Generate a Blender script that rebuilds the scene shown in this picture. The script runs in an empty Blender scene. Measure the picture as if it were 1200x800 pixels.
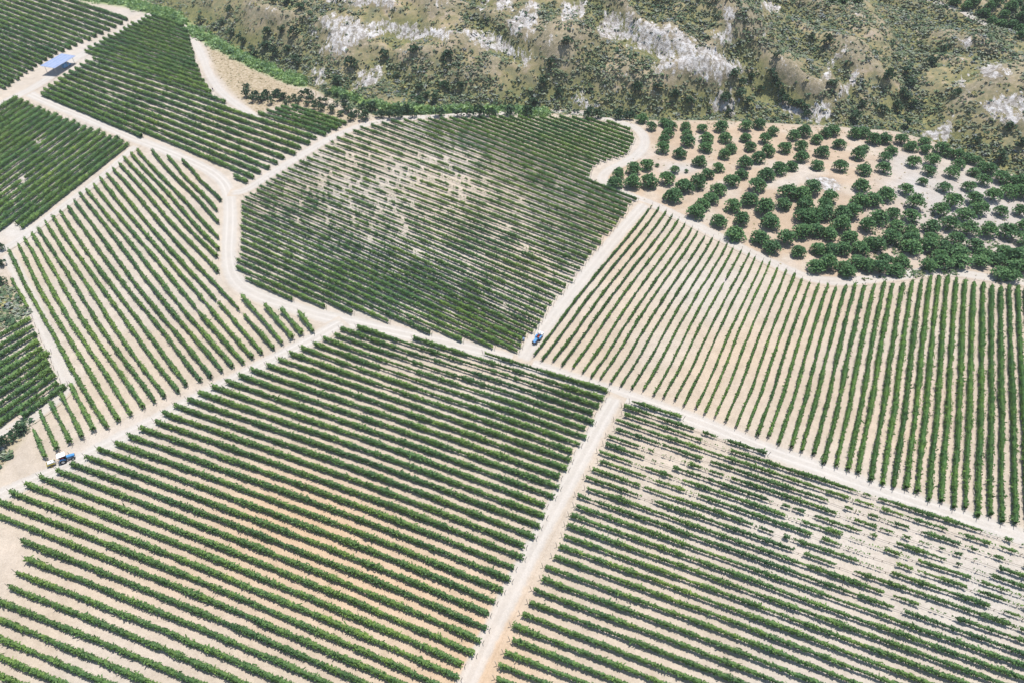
import bpy, math, random
import numpy as np
from mathutils import Vector

random.seed(7)
rng = np.random.default_rng(11)
SC = bpy.context.scene
COL = SC.collection

# ------------------------------------------------------------------ camera
CAM_H, PITCH, F = 120.0, math.radians(43.0), 811.0
cam = bpy.data.cameras.new("camera")
camo = bpy.data.objects.new("camera", cam)
COL.objects.link(camo)
camo.location = (0, 0, CAM_H)
camo.rotation_euler = (math.radians(90) - PITCH, 0, 0)
cam.sensor_width = 36.0
cam.lens = 36.0 * F / 1200.0
cam.clip_start = 1.0
cam.clip_end = 4000.0
SC.camera = camo
SP, CP = math.sin(PITCH), math.cos(PITCH)


def ray(px, py):
    u = (np.asarray(px, float) - 600.0) / F
    v = (np.asarray(py, float) - 400.0) / F
    return u, CP - v * SP, -(SP + v * CP)


def project(x, y, z):
    zz = z - CAM_H
    d = y * CP - zz * SP
    v = -(y * SP + zz * CP)
    d = np.maximum(d, 1e-3)
    return 600 + F * x / d, 400 + F * v / d


def on_plane(px, py, h=0.0):
    dx, dy, dz = ray(px, py)
    t = (h - CAM_H) / np.minimum(dz, -0.02)
    return dx * t, dy * t


# ------------------------------------------------------------------ noise
def _hash(ix, iy, seed):
    h = (ix * 374761393 + iy * 668265263 + seed * 974634777) & 0xFFFFFFFF
    h = ((h ^ (h >> 13)) * 1274126177) & 0xFFFFFFFF
    return ((h ^ (h >> 16)) & 0xFFFF) / 65535.0


def vnoise(x, y, seed=0):
    x = np.asarray(x, float); y = np.asarray(y, float)
    ix = np.floor(x).astype(np.int64); iy = np.floor(y).astype(np.int64)
    fx = x - ix; fy = y - iy
    fx = fx * fx * (3 - 2 * fx); fy = fy * fy * (3 - 2 * fy)
    a = _hash(ix, iy, seed); b = _hash(ix + 1, iy, seed)
    c = _hash(ix, iy + 1, seed); d = _hash(ix + 1, iy + 1, seed)
    return (a * (1 - fx) + b * fx) * (1 - fy) + (c * (1 - fx) + d * fx) * fy


def fbm(x, y, seed=0, octv=4):
    s = 0; a = 0.5; t = 0
    for k in range(octv):
        s = s + a * vnoise(x * 2 ** k, y * 2 ** k, seed + k * 17); t += a; a *= 0.5
    return s / t


def sstep(a, b, x):
    t = np.clip((x - a) / (b - a), 0, 1)
    return t * t * (3 - 2 * t)


def seg_dist(px, py, poly, closed=False):
    """distance to a polyline, and the parameter along it (vertex units)"""
    P = np.asarray(poly, float)
    n = len(P)
    best = np.full(np.shape(px), 1e9); par = np.zeros(np.shape(px))
    for i in range(n if closed else n - 1):
        a = P[i]; b = P[(i + 1) % n]
        d = b - a; L = max(d @ d, 1e-9)
        t = np.clip(((px - a[0]) * d[0] + (py - a[1]) * d[1]) / L, 0, 1)
        q = np.hypot(px - a[0] - t * d[0], py - a[1] - t * d[1])
        m = q < best
        best = np.where(m, q, best); par = np.where(m, i + t, par)
    return best, par


def inside(px, py, poly):
    P = np.asarray(poly, float); n = len(P)
    c = np.zeros(np.shape(px), bool)
    j = n - 1
    for i in range(n):
        xi, yi = P[i]; xj, yj = P[j]
        if yi != yj:
            m = ((yi > py) != (yj > py)) & (px < (xj - xi) * (py - yi) / (yj - yi) + xi)
            c ^= m
        j = i
    return c


def sdist(px, py, poly):
    d, _ = seg_dist(px, py, poly, True)
    return np.where(inside(px, py, poly), d, -d)


# ------------------------------------------------------------------ terrain
HILL_EDGE = [(-400, -60), (60, -30), (150, -6), (185, 10), (225, 32), (265, 58), (305, 78), (352, 100), (400, 124), (440, 136),
             (520, 134), (600, 129), (700, 138), (760, 142), (850, 142), (950, 147), (1050, 155), (1112, 172), (1160, 192),
             (1205, 212), (1300, 255), (1500, 320), (1900, 420)]
_hx, _hy = on_plane([p[0] for p in HILL_EDGE], [p[1] for p in HILL_EDGE])
HE = np.stack([_hx, _hy], 1)
HILL_POLY = np.concatenate([HE, [[2500, HE[-1, 1]], [2500, 3000], [-2500, 3000], [-2500, HE[0, 1]]]])

xs = np.concatenate([-np.geomspace(1400, 346, 16), np.arange(-342, 342.1, 1.5), np.geomspace(346, 1400, 16)])
ys = np.concatenate([np.arange(-60, 24, 6.0), np.arange(24, 520, 1.5), np.geomspace(522, 1800, 22)])
GX, GY = np.meshgrid(xs, ys)

hd = sdist(GX, GY, HILL_POLY)           # > 0 on the hills


def base_height(X, Y, hd):
    z = 2.2 * (fbm(X / 95.0, Y / 95.0, 3, 2) - 0.5)
    z += 2.6 * np.exp(-(((X + 40) / 45.0) ** 2 + ((Y - 175) / 45.0) ** 2))
    z += 0.5 * (fbm(X / 22.0, Y / 22.0, 8, 2) - 0.5)
    # orchard mound
    z += 3.0 * np.exp(-(((X - 105) / 28.0) ** 2 + ((Y - 198) / 20.0) ** 2))
    h = np.maximum(hd, 0)
    hill = -2.0 * np.exp(-((h - 5) / 5.0) ** 2) * sstep(0, 4, h) + 0.21 * np.maximum(h - 6, 0) * sstep(0, 40, h)
    hill = np.where(h > 260, 0.21 * 254 + 30 * (1 - np.exp(-(h - 260) / 200.0)), hill)
    return z + hill


Z0 = base_height(GX, GY, hd)


class Grid:
    def __init__(self, Z): self.Z = Z
    def __call__(self, x, y):
        x = np.clip(np.asarray(x, float), xs[0], xs[-1] - 1e-6); y = np.clip(np.asarray(y, float), ys[0], ys[-1] - 1e-6)
        i = np.clip(np.searchsorted(xs, x, side='right') - 1, 0, len(xs) - 2)
        j = np.clip(np.searchsorted(ys, y, side='right') - 1, 0, len(ys) - 2)
        fx = (x - xs[i]) / (xs[i + 1] - xs[i]); fy = (y - ys[j]) / (ys[j + 1] - ys[j])
        Z = self.Z
        return (Z[j, i] * (1 - fx) + Z[j, i + 1] * fx) * (1 - fy) + (Z[j + 1, i] * (1 - fx) + Z[j + 1, i + 1] * fx) * fy


def unproject(px, py, H, lift=0.0):
    """where the sight line through a photo pixel meets the ground"""
    px = np.atleast_1d(np.asarray(px, float)); py = np.atleast_1d(np.asarray(py, float))
    dx, dy, dz = ray(px, py)
    dz = np.minimum(dz, -0.05)
    t0 = np.full(px.shape, 20.0); lo = t0.copy(); hi = np.full(px.shape, 1500.0)
    done = np.zeros(px.shape, bool)
    t = t0.copy()
    for k in range(520):
        step = 1.0 + 0.004 * t
        tn = t + step
        below = (CAM_H + dz * tn) < H(dx * tn, dy * tn) + lift
        new = below & ~done
        lo = np.where(new, t, lo); hi = np.where(new, tn, hi)
        done |= below
        t = tn
        if done.all(): break
    for k in range(18):
        m = 0.5 * (lo + hi)
        below = (CAM_H + dz * m) < H(dx * m, dy * m) + lift
        hi = np.where(below, m, hi); lo = np.where(below, lo, m)
    x, y = dx * hi, dy * hi
    return x, y, H(x, y)


H0 = Grid(Z0)
RIDGES = [  # photo-traced crest, height, half width
    ([(330, -30), (385, 14), (430, 27), (520, 30), (570, 42), (620, 72), (650, 95), (680, 112)], 9, 30),
    ([(600, -12), (645, 30), (690, 58), (740, 80), (800, 98), (850, 112), (868, 128)], 9, 22),
    ([(690, -20), (715, 8), (745, 16), (790, 28), (835, 50), (875, 74), (900, 92)], 14, 30),
    ([(900, 80), (912, 105), (935, 121), (978, 120), (990, 118)], 6, 12),
    ([(930, 30), (990, 48), (1040, 40), (1100, 20)], 7, 34),
    ([(985, 118), (990, 96), (1012, 66), (1030, 45)], 4, 14),
    ([(1082, 150), (1125, 128), (1165, 108), (1210, 98), (1280, 90)], 8, 22),
    ([(200, -10), (290, 15), (350, 50), (395, 80), (420, 92)], 6, 26),
    ([(1090, 80), (1140, 70), (1200, 62)], 6, 24),
    ([(760, -20), (850, 4), (870, 40), (900, 60)], 6, 20),
]
Z1 = Z0.copy()
warpx = 7 * (fbm(GX / 24, GY / 24, 31, 3) - 0.5); warpy = 7 * (fbm(GX / 24, GY / 24, 32, 3) - 0.5)
hmask = sstep(3, 22, hd)
for pl, A, w in RIDGES:
    p = np.array(pl, float)
    x, y, _ = unproject(p[:, 0], p[:, 1], H0)
    d, par = seg_dist(GX + warpx, GY + warpy, np.stack([x, y], 1))
    ends = np.clip(np.minimum(par, len(pl) - 1 - par) / 1.2, 0, 1) * 0.75 + 0.25
    Z1 += 1.25 * hmask * ends * A * np.exp(-(d / (1.15 * w)) ** 1.15)
VALLEYS = [([(630, 20), (655, 44), (700, 66), (770, 92), (850, 106), (895, 122), (935, 140)], 8, 15), ([(1075, 40), (1064, 80), (1060, 120), (1058, 146)], 7, 16), ([(360, 60), (385, 84), (404, 104), (425, 122)], 6, 14),
           ([(560, 48), (600, 82), (640, 116), (660, 130)], 5, 12), ([(880, 20), (930, 60), (965, 92), (990, 128)], 5, 13), ([(1150, 90), (1120, 108), (1098, 132)], 4, 10), ([(470, 52), (452, 84), (470, 118)], 4, 11), ([(820, 10), (870, 30), (905, 62)], 5, 13)]
for pl, A, w in VALLEYS:
    p = np.array(pl, float)
    x, y, _ = unproject(p[:, 0], p[:, 1], H0)
    d, par = seg_dist(GX + 1.4 * warpx, GY + 1.4 * warpy, np.stack([x, y], 1))
    Z1 -= hmask * A * np.exp(-(d / w) ** 1.2)
# gullies and weathering on the hills
al = (GX - GY) * 0.7071 + warpx; ac = (GX + GY) * 0.7071 + warpy           # ridges run down towards the right
rid = 1 - np.abs(2 * fbm(al / 70, ac / 24, 41, 3) - 1)
rid2 = 1 - np.abs(2 * fbm(al / 30, ac / 11, 46, 3) - 1)
Z1 += hmask * (7.5 * (rid - 0.75) + 2.4 * (rid2 - 0.75) + 1.7 * (fbm(GX / 6, GY / 6, 44, 4) - 0.5))
H = Grid(Z1)

def box_blur(Z, k):
    for ax in (0, 1):
        c = np.cumsum(np.concatenate([np.repeat(np.take(Z, [0], ax), k + 1, ax), Z, np.repeat(np.take(Z, [-1], ax), k, ax)], ax), ax)
        n_ = Z.shape[ax]
        Z = (np.take(c, range(2 * k + 1, 2 * k + 1 + n_), ax) - np.take(c, range(0, n_), ax)) / (2 * k + 1)
    return Z


HOLLOW = np.clip((box_blur(box_blur(Z1, 5), 5) - Z1) / 1.5, -1, 1)      # > 0 in gullies, < 0 on crests: plants grow where water gathers
# ------------------------------------------------------------------ painted soil (natural colour of the ground where it lies)
PX, PY = project(GX, GY, Z1)
soil = np.zeros(GX.shape + (3,))
soil[:] = (0.505, 0.435, 0.36)


def blend(colour, w):
    global soil
    soil = soil * (1 - w[..., None]) + np.array(colour) * w[..., None]


def blob(cx, cy, rx, ry):
    return np.exp(-(((PX - cx) / rx) ** 2 + ((PY - cy) / ry) ** 2))


patch = fbm(GX / 18, GY / 18, 51, 3)
blend((0.515, 0.465, 0.415), 0.75 * sstep(0.45, 0.75, patch))
for cx, cy, rx, ry, a in [(360, 610, 130, 70, 0.85), (470, 690, 120, 60, 0.7), (560, 750, 60, 60, 0.6), (250, 700, 140, 60, 0.35), (540, 800, 110, 45, .6), 
                          (860, 430, 70, 60, 0.22), (940, 380, 60, 50, .2), (700, 390, 50, 40, 0.15), (1060, 480, 70, 70, .25), (720, 290, 30, 40, .3)]:
    blend((0.575, 0.405, 0.26), 0.9 * a * blob(cx, cy, rx, ry))
for cx, cy, rx, ry, a in [(1150, 700, 140, 80, 0.7), (880, 600, 150, 60, 0.4), (820, 330, 60, 40, .6), (20, 270, 30, 18, .9), (150, 300, 120, 60, .35),
                          (380, 300, 80, 60, .45), (470, 330, 90, 60, .45), (60, 200, 60, 40, .6), (100, 60, 200, 60, .3)]:
    blend((0.53, 0.505, 0.475), a * blob(cx, cy, rx, ry))
ORCH = [(700, 205), (735, 190), (752, 178), (760, 160), (750, 146), (780, 142), (850, 141), (950, 147), (1050, 156), (1112, 172), (1160, 192), (1210, 215),
        (1300, 255), (1300, 340), (1200, 335), (1110, 322), (1030, 330), (975, 335), (945, 328), (900, 308), (850, 284), (800, 258), (765, 240), (715, 222)]
w_or = sstep(-3, 5, sdist(PX, PY, ORCH))
blend((0.465, 0.36, 0.265), 0.9 * w_or * sstep(0.2, 0.55, fbm(GX / 7, GY / 7, 53, 3)))
for cx, cy, rx, ry, a in [(1072, 215, 26, 18, 1), (1055, 190, 18, 16, .7), (1100, 240, 12, 14, .7), (797, 198, 24, 8, .95), (1130, 235, 95, 50, .8), (1120, 300, 70, 20, .6), (1180, 260, 60, 40, .6)]:
    blend((0.455, 0.435, 0.415), a * blob(cx, cy, rx, ry))
DRYGRASS = [(240, 52), (262, 60), (300, 82), (350, 104), (385, 122), (430, 138), (410, 145), (375, 134), (345, 125), (325, 125), (310, 131), (298, 133), (282, 118), (268, 106), (252, 84)]
w_dry = sstep(-2, 4, sdist(PX, PY, DRYGRASS))
LEFTGRASS = [(-80, 318), (0, 322), (14, 330), (33, 368), (10, 384), (-80, 402)]
w_dry = np.maximum(w_dry, 0.8 * sstep(-2, 4, sdist(PX, PY, LEFTGRASS)))
LEFTBANK = [(-90, 515), (0, 500), (36, 494), (24, 518), (0, 552), (-90, 600)]
w_dry = np.maximum(w_dry, 0.8 * sstep(-2, 4, sdist(PX, PY, LEFTBANK)))

ROCKS = [
    [(378, 25), (395, 17), (430, 27), (470, 28), (520, 33), (545, 40), (520, 43), (480, 45), (450, 41), (420, 50), (405, 62), (385, 66), (378, 60), (388, 45)],
    [(545, 33), (570, 38), (590, 45), (618, 60), (622, 78), (605, 72), (585, 62), (560, 52), (545, 43)],
    [(414, 96), (420, 84), (446, 78), (450, 88), (430, 104), (414, 108)], [(365, 88), (380, 82), (382, 95), (368, 100)],
    [(698, 32), (712, 18), (735, 18), (760, 25), (790, 33), (815, 45), (840, 55), (870, 75), (876, 86), (845, 96), (820, 89), (800, 82), (770, 82), (765, 62), (735, 50), (705, 42)],
    [(385, -4), (460, -4), (466, 10), (430, 9), (395, 6)], [(655, 5), (690, -4), (682, 18), (660, 27), (655, 22)],
    [(830, 35), (845, 32), (862, 48), (850, 50)], [(668, 115), (690, 110), (702, 122), (680, 129)],
    [(908, 86), (918, 104), (935, 122), (975, 122), (972, 145), (925, 140), (915, 125)], [(832, 115), (850, 105), (865, 118), (860, 135), (835, 130)],
    [(960, 86), (975, 68), (996, 52), (995, 59), (977, 76), (964, 94)], [(981, 118), (989, 94), (1008, 69), (1005, 90), (991, 112)],
    [(1080, 156), (1105, 148), (1120, 134), (1124, 158), (1105, 169), (1085, 161)], [(1153, 122), (1170, 112), (1205, 108), (1205, 142), (1175, 146), (1165, 138)],
    [(1120, 97), (1136, 80), (1133, 102)], [(1143, 80), (1165, 74), (1182, 85), (1160, 93)], [(849, 4), (863, 10), (857, 42), (849, 36)], [(1120, 45), (1136, 45), (1138, 56), (1121, 56)],
    [(948, 207), (975, 205), (987, 222), (978, 230), (955, 216)], [(596, 20), (615, 6), (632, 2), (622, 30), (604, 40)], [(575, 0), (600, -4), (596, 12), (580, 10)],
    [(560, 2), (572, 2), (570, 8), (558, 8)], [(893, 2), (920, 6), (915, 16), (892, 14)],
]
w_rock = np.zeros(GX.shape)
for p in ROCKS:
    w_rock = np.maximum(w_rock, 0.85 * sstep(-9, 5, sdist(PX + 16 * (fbm(GX / 7, GY / 7, 81, 3) - 0.5), PY + 16 * (fbm(GX / 7, GY / 7, 82, 3) - 0.5), p)))
gully = sstep(0.62, 0.80, fbm(GX / 14, GY / 22, 61, 3)) * hmask * 0.35
w_rock = np.maximum(w_rock, gully)
w_rock = np.maximum(w_rock, 0.42 * hmask * sstep(0.25, 0.95, -HOLLOW) * sstep(0.35, 0.65, fbm(GX / 10, GY / 10, 62, 3)))
w_hill = sstep(-1.5, 4, hd + 3 * (fbm(GX / 6, GY / 6, 66, 2) - 0.5))
GREENS = [([(100, -4), (150, 3), (200, 18), (225, 36), (262, 56), (300, 76), (340, 93), (356, 97)], 6.5), ([(392, 108), (420, 118), (455, 126), (500, 131), (560, 129), (640, 133)], 4.5)]
w_green = np.zeros(GX.shape)
for pl, w in GREENS:
    d, _ = seg_dist(PX, PY, pl)
    w_green = np.maximum(w_green, sstep(w * 1.3, w * 0.5, d))
for p in (LEFTGRASS, LEFTBANK):
    w_green = np.maximum(w_green, 0.18 * sstep(-2, 4, sdist(PX, PY, p)) * sstep(0.35, 0.6, fbm(GX / 3, GY / 3, 68, 2)))

# ------------------------------------------------------------------ material helpers
def new_mat(name):
    m = bpy.data.materials.new(name); m.use_nodes = True
    nt = m.node_tree
    for n in list(nt.nodes): nt.nodes.remove(n)
    out = nt.nodes.new("ShaderNodeOutputMaterial")
    return m, nt, out


def N(nt, typ, **kw):
    n = nt.nodes.new(typ)
    for k, v in kw.items():
        if k.startswith("i_"):
            n.inputs[k[2:].replace("_", " ")].default_value = v
        else:
            setattr(n, k, v)
    return n


def noise(nt, vec, scale, detail=3, rough=0.55):
    n = N(nt, "ShaderNodeTexNoise"); n.inputs["Scale"].default_value = scale
    n.inputs["Detail"].default_value = detail; n.inputs["Roughness"].default_value = rough
    nt.links.new(vec, n.inputs["Vector"])
    return n.outputs["Fac"]


def ramp(nt, fac, stops):
    r = N(nt, "ShaderNodeValToRGB")
    els = r.color_ramp.elements
    while len(els) > 1: els.remove(els[-1])
    els[0].position = stops[0][0]; els[0].color = (*stops[0][1], 1) if len(stops[0][1]) == 3 else stops[0][1]
    for p, c in stops[1:]:
        e = els.new(p); e.color = (*c, 1)
    nt.links.new(fac, r.inputs["Fac"])
    return r.outputs["Color"]


def mixc(nt, fac, a, b, blend_type='MIX'):
    m = N(nt, "ShaderNodeMix", data_type='RGBA', blend_type=blend_type)
    for s, v in ((m.inputs[0], fac), (m.inputs[6], a), (m.inputs[7], b)):
        if isinstance(v, (int, float)): s.default_value = v
        elif isinstance(v, tuple): s.default_value = (*v, 1)
        else: nt.links.new(v, s)
    return m.outputs[2]


def math_(nt, op, a, b=None, clamp=False):
    m = N(nt, "ShaderNodeMath", operation=op); m.use_clamp = clamp
    for s, v in ((m.inputs[0], a), (m.inputs[1], b)):
        if v is None: continue
        if isinstance(v, (int, float)): s.default_value = v
        else: nt.links.new(v, s)
    return m.outputs[0]


def attr(nt, name, color=False):
    a = N(nt, "ShaderNodeAttribute", attribute_name=name)
    return a.outputs["Color"] if color else a.outputs["Fac"]


def principled(nt, out, color, rough=0.9, bump=None, bump_d=0.1, bump_s=0.6, metallic=0.0, spec=0.2):
    p = N(nt, "ShaderNodeBsdfPrincipled")
    if isinstance(color, tuple): p.inputs["Base Color"].default_value = (*color, 1)
    else: nt.links.new(color, p.inputs["Base Color"])
    p.inputs["Roughness"].default_value = rough; p.inputs["Metallic"].default_value = metallic
    p.inputs["Specular IOR Level"].default_value = spec
    if bump is not None:
        b = N(nt, "ShaderNodeBump"); b.inputs["Distance"].default_value = bump_d; b.inputs["Strength"].default_value = bump_s
        nt.links.new(bump, b.inputs["Height"]); nt.links.new(b.outputs[0], p.inputs["Normal"])
    nt.links.new(p.outputs[0], out.inputs[0])
    return p


def simple_mat(name, color, rough=0.6, metallic=0.0, var=0.12, scale=6.0, spec=0.3):
    m, nt, out = new_mat(name)
    pos = N(nt, "ShaderNodeTexCoord").outputs["Object"]
    n = noise(nt, pos, scale, 4)
    c = ramp(nt, n, [(0.25, tuple(v * (1 - var) for v in color)), (0.75, tuple(min(1, v * (1 + var)) for v in color))])
    principled(nt, out, c, rough, metallic=metallic, spec=spec)
    return m


def soil_nodes(nt, base):
    """bare sandy ground: fine grain, clods and faint streaks over its own colour"""
    pos = N(nt, "ShaderNodeNewGeometry").outputs["Position"]
    g1 = noise(nt, pos, 0.35, 5, 0.65); g2 = noise(nt, pos, 2.6, 4, 0.7); g3 = noise(nt, pos, 0.06, 3)
    c = mixc(nt, 1.0, base, ramp(nt, g1, [(0.25, (0.84, 0.83, 0.81)), (0.55, (1, 1, 1)), (0.8, (1.10, 1.09, 1.08))]), 'MULTIPLY')
    c = mixc(nt, 1.0, c, ramp(nt, g2, [(0.3, (0.84, 0.83, 0.82)), (0.6, (1.0, 1.0, 1.0)), (0.8, (1.07, 1.07, 1.07))]), 'MULTIPLY')
    c = mixc(nt, 1.0, c, ramp(nt, g3, [(0.3, (0.93, 0.93, 0.93)), (0.7, (1.05, 1.04, 1.03))]), 'MULTIPLY')
    return c, g1, g2, pos


m_ground, nt, out = new_mat("ground_soil")
c_soil, g1, g2, pos = soil_nodes(nt, attr(nt, "soil", True))
# hillside: dry grass, olive herbs, grey scrubby ground, bare tan earth
h1 = noise(nt, pos, 0.045, 5, 0.6); h2 = noise(nt, pos, 0.22, 5, 0.65); h3 = noise(nt, pos, 0.9, 4, 0.7)
hc = ramp(nt, h2, [(0.28, (0.14, 0.155, 0.10)), (0.42, (0.22, 0.21, 0.12)), (0.50, (0.29, 0.25, 0.13)), (0.58, (0.37, 0.30, 0.18)), (0.68, (0.42, 0.34, 0.27)), (0.76, (0.50, 0.43, 0.37))])
hc2 = ramp(nt, h3, [(0.3, (0.085, 0.10, 0.065)), (0.5, (0.175, 0.165, 0.095)), (0.68, (0.29, 0.235, 0.13))])
hc = mixc(nt, ramp(nt, h1, [(0.38, (0, 0, 0)), (0.6, (1, 1, 1))]), hc2, hc)
hl = math_(nt, 'ADD', attr(nt, "hollow"), math_(nt, 'MULTIPLY', math_(nt, 'SUBTRACT', h2, 0.5), 1.6))
hc = mixc(nt, ramp(nt, hl, [(0.0, (0, 0, 0)), (0.55, (0.8, 0.8, 0.8))]), hc, ramp(nt, h3, [(0.3, (0.085, 0.11, 0.055)), (0.55, (0.20, 0.20, 0.08)), (0.75, (0.33, 0.29, 0.11))]))
hl2 = math_(nt, 'SUBTRACT', math_(nt, 'MULTIPLY', math_(nt, 'SUBTRACT', h2, 0.45), 1.6), attr(nt, "hollow"))
hc = mixc(nt, ramp(nt, hl2, [(0.45, (0, 0, 0)), (1.0, (0.45, 0.45, 0.45))]), hc, ramp(nt, h3, [(0.3, (0.22, 0.18, 0.12)), (0.55, (0.40, 0.33, 0.255)), (0.75, (0.56, 0.50, 0.45))]))
# chalk
vor = N(nt, "ShaderNodeTexNoise"); vor.inputs["Scale"].default_value = 0.55; vor.inputs["Detail"].default_value = 6; vor.inputs["Roughness"].default_value = 0.75
mp = N(nt, "ShaderNodeMapping"); mp.inputs["Scale"].default_value = (1.0, 0.8, 0.5); nt.links.new(pos, mp.inputs["Vector"]); nt.links.new(mp.outputs[0], vor.inputs["Vector"])
rc = ramp(nt, vor.outputs["Fac"], [(0.32, (0.19, 0.175, 0.15)), (0.45, (0.37, 0.335, 0.30)), (0.53, (0.58, 0.55, 0.53)), (0.66, (0.78, 0.77, 0.77))])
mpr = N(nt, "ShaderNodeMapping"); mpr.inputs["Scale"].default_value = (1.5, 0.6, 0.6); nt.links.new(pos, mpr.inputs["Vector"])
rk = math_(nt, 'ADD', attr(nt, "rock"), math_(nt, 'MULTIPLY', math_(nt, 'SUBTRACT', noise(nt, mpr.outputs[0], 0.28, 6, 0.78), 0.535), 3.2))
rk = math_(nt, 'MULTIPLY', ramp(nt, rk, [(0.48, (0, 0, 0)), (0.66, (1, 1, 1))]), math_(nt, 'GREATER_THAN', attr(nt, "rock"), 0.03))
c = mixc(nt, attr(nt, "hill"), c_soil, hc)
dry = ramp(nt, h3, [(0.3, (0.25, 0.205, 0.125)), (0.5, (0.37, 0.30, 0.205)), (0.7, (0.50, 0.425, 0.325))])
c = mixc(nt, attr(nt, "dry"), c, dry)
gr = ramp(nt, h3, [(0.3, (0.10, 0.17, 0.05)), (0.6, (0.20, 0.29, 0.09)), (0.8, (0.28, 0.36, 0.13))])
c = mixc(nt, attr(nt, "green"), c, gr)
c = mixc(nt, rk, c, rc)
bm_ = math_(nt, 'ADD', math_(nt, 'MULTIPLY', g2, 0.12), math_(nt, 'MULTIPLY', math_(nt, 'MULTIPLY', vor.outputs["Fac"], attr(nt, "rock")), 2.2))
bm_ = math_(nt, 'ADD', bm_, math_(nt, 'MULTIPLY', g1, 0.12))
principled(nt, out, c, 0.95, bm_, 1.0, 0.8, spec=0.1)

m_road, nt, out = new_mat("road_dust")
c_soil, g1, g2, pos = soil_nodes(nt, attr(nt, "soil", True))
fade = math_(nt, 'ADD', attr(nt, "edge"), math_(nt, 'MULTIPLY', math_(nt, 'SUBTRACT', noise(nt, pos, 0.8, 4, 0.7), 0.5), 0.9), True)
fade = ramp(nt, fade, [(0.25, (0, 0, 0)), (0.7, (1, 1, 1))])
r1, _, _, _ = soil_nodes(nt, (0.66, 0.60, 0.545)) if False else (None, 0, 0, 0)
rn = noise(nt, pos, 0.25, 4, 0.6)
rcol = ramp(nt, rn, [(0.3, (0.44, 0.415, 0.385)), (0.55, (0.48, 0.45, 0.415)), (0.75, (0.515, 0.475, 0.43))])
rcol = mixc(nt, attr(nt, "rut"), rcol, (0.60, 0.575, 0.545))
rcol = mixc(nt, 1.0, rcol, ramp(nt, g2, [(0.3, (0.90, 0.90, 0.90)), (0.7, (1.05, 1.05, 1.05))]), 'MULTIPLY')
c = mixc(nt, math_(nt, 'MULTIPLY', fade, 0.74), c_soil, rcol)
principled(nt, out, c, 0.95, math_(nt, 'MULTIPLY', g2, 0.1), 1.0, 0.6, spec=0.1)


def leaf_mat(name, cols, patch_cols=None, transl=0.22, patch_scale=0.05):
    m, nt, out = new_mat(name)
    geo = N(nt, "ShaderNodeNewGeometry")
    oi = N(nt, "ShaderNodeObjectInfo")
    c = ramp(nt, geo.outputs["Random Per Island"], [(i / (len(cols) - 1), col) for i, col in enumerate(cols)])
    if patch_cols:
        n = noise(nt, geo.outputs["Position"], patch_scale, 3)
        c = mixc(nt, 1.0, c, ramp(nt, n, [(0.35, patch_cols[0]), (0.65, patch_cols[1])]), 'MULTIPLY')
        n5 = noise(nt, geo.outputs["Position"], 0.42, 3, 0.7)        # vine by vine
        c = mixc(nt, 1.0, c, ramp(nt, n5, [(0.3, (0.62, 0.72, 0.82)), (0.5, (1, 1, 1)), (0.72, (1.5, 1.34, 1.05))]), 'MULTIPLY')
    c = mixc(nt, 1.0, c, ramp(nt, oi.outputs["Random"], [(0, (0.80, 0.84, 0.88)), (1, (1.20, 1.16, 1.08))]), 'MULTIPLY')
    p = N(nt, "ShaderNodeBsdfPrincipled"); p.inputs["Roughness"].default_value = 0.6; p.inputs["Specular IOR Level"].default_value = 0.25
    nt.links.new(c, p.inputs["Base Color"])
    t = N(nt, "ShaderNodeBsdfTranslucent")
    nt.links.new(mixc(nt, 1.0, c, (1.2, 1.3, 0.6), 'MULTIPLY'), t.inputs["Color"])
    ms = N(nt, "ShaderNodeMixShader"); ms.inputs[0].default_value = transl
    nt.links.new(p.outputs[0], ms.inputs[1]); nt.links.new(t.outputs[0], ms.inputs[2]); nt.links.new(ms.outputs[0], out.inputs[0])
    return m


VINE_COLS = [(0.040, 0.104, 0.042), (0.061, 0.142, 0.054), (0.083, 0.177, 0.066), (0.068, 0.153, 0.068), (0.116, 0.218, 0.077)]
m_vine = leaf_mat("vine_leaves", [(r * 1.55, g * 1.26, b * 1.08) for r, g, b in VINE_COLS], ((0.85, 0.95, 1.05), (1.2, 1.12, 0.9)))
m_vine_lush = leaf_mat("vine_leaves_fresh", [(0.045, 0.105, 0.028), (0.065, 0.145, 0.036), (0.095, 0.185, 0.045), (0.12, 0.215, 0.055)], ((0.85, 0.93, 0.95), (1.12, 1.06, 0.9)))
m_tree = leaf_mat("orchard_leaves",  [(0.048, 0.115, 0.048), (0.070, 0.160, 0.063), (0.095, 0.196, 0.075), (0.131, 0.237, 0.089)], None, 0.15)
m_bush = leaf_mat("bush_leaves", [(0.018, 0.052, 0.024), (0.032, 0.072, 0.034), (0.05, 0.095, 0.045)], None, 0.12)
m_reed = leaf_mat("reed_leaves", [(0.212, 0.330, 0.132), (0.277, 0.423, 0.185), (0.344, 0.503, 0.251), (0.397, 0.529, 0.305)], ((0.55, 0.62, 0.6), (1.15, 1.1, 1.0)), 0.25, 0.16)
m_bark = simple_mat("bark", (0.16, 0.115, 0.08), 0.9)
m_hose = simple_mat("black_hose", (0.05, 0.042, 0.036), 0.6)


# ------------------------------------------------------------------ mesh helpers
def tag(o, label=None, cat=None, group=None, kind=None):
    if label: o["label"] = label
    if cat: o["category"] = cat
    if group: o["group"] = group
    if kind: o["kind"] = kind
    return o


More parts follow.
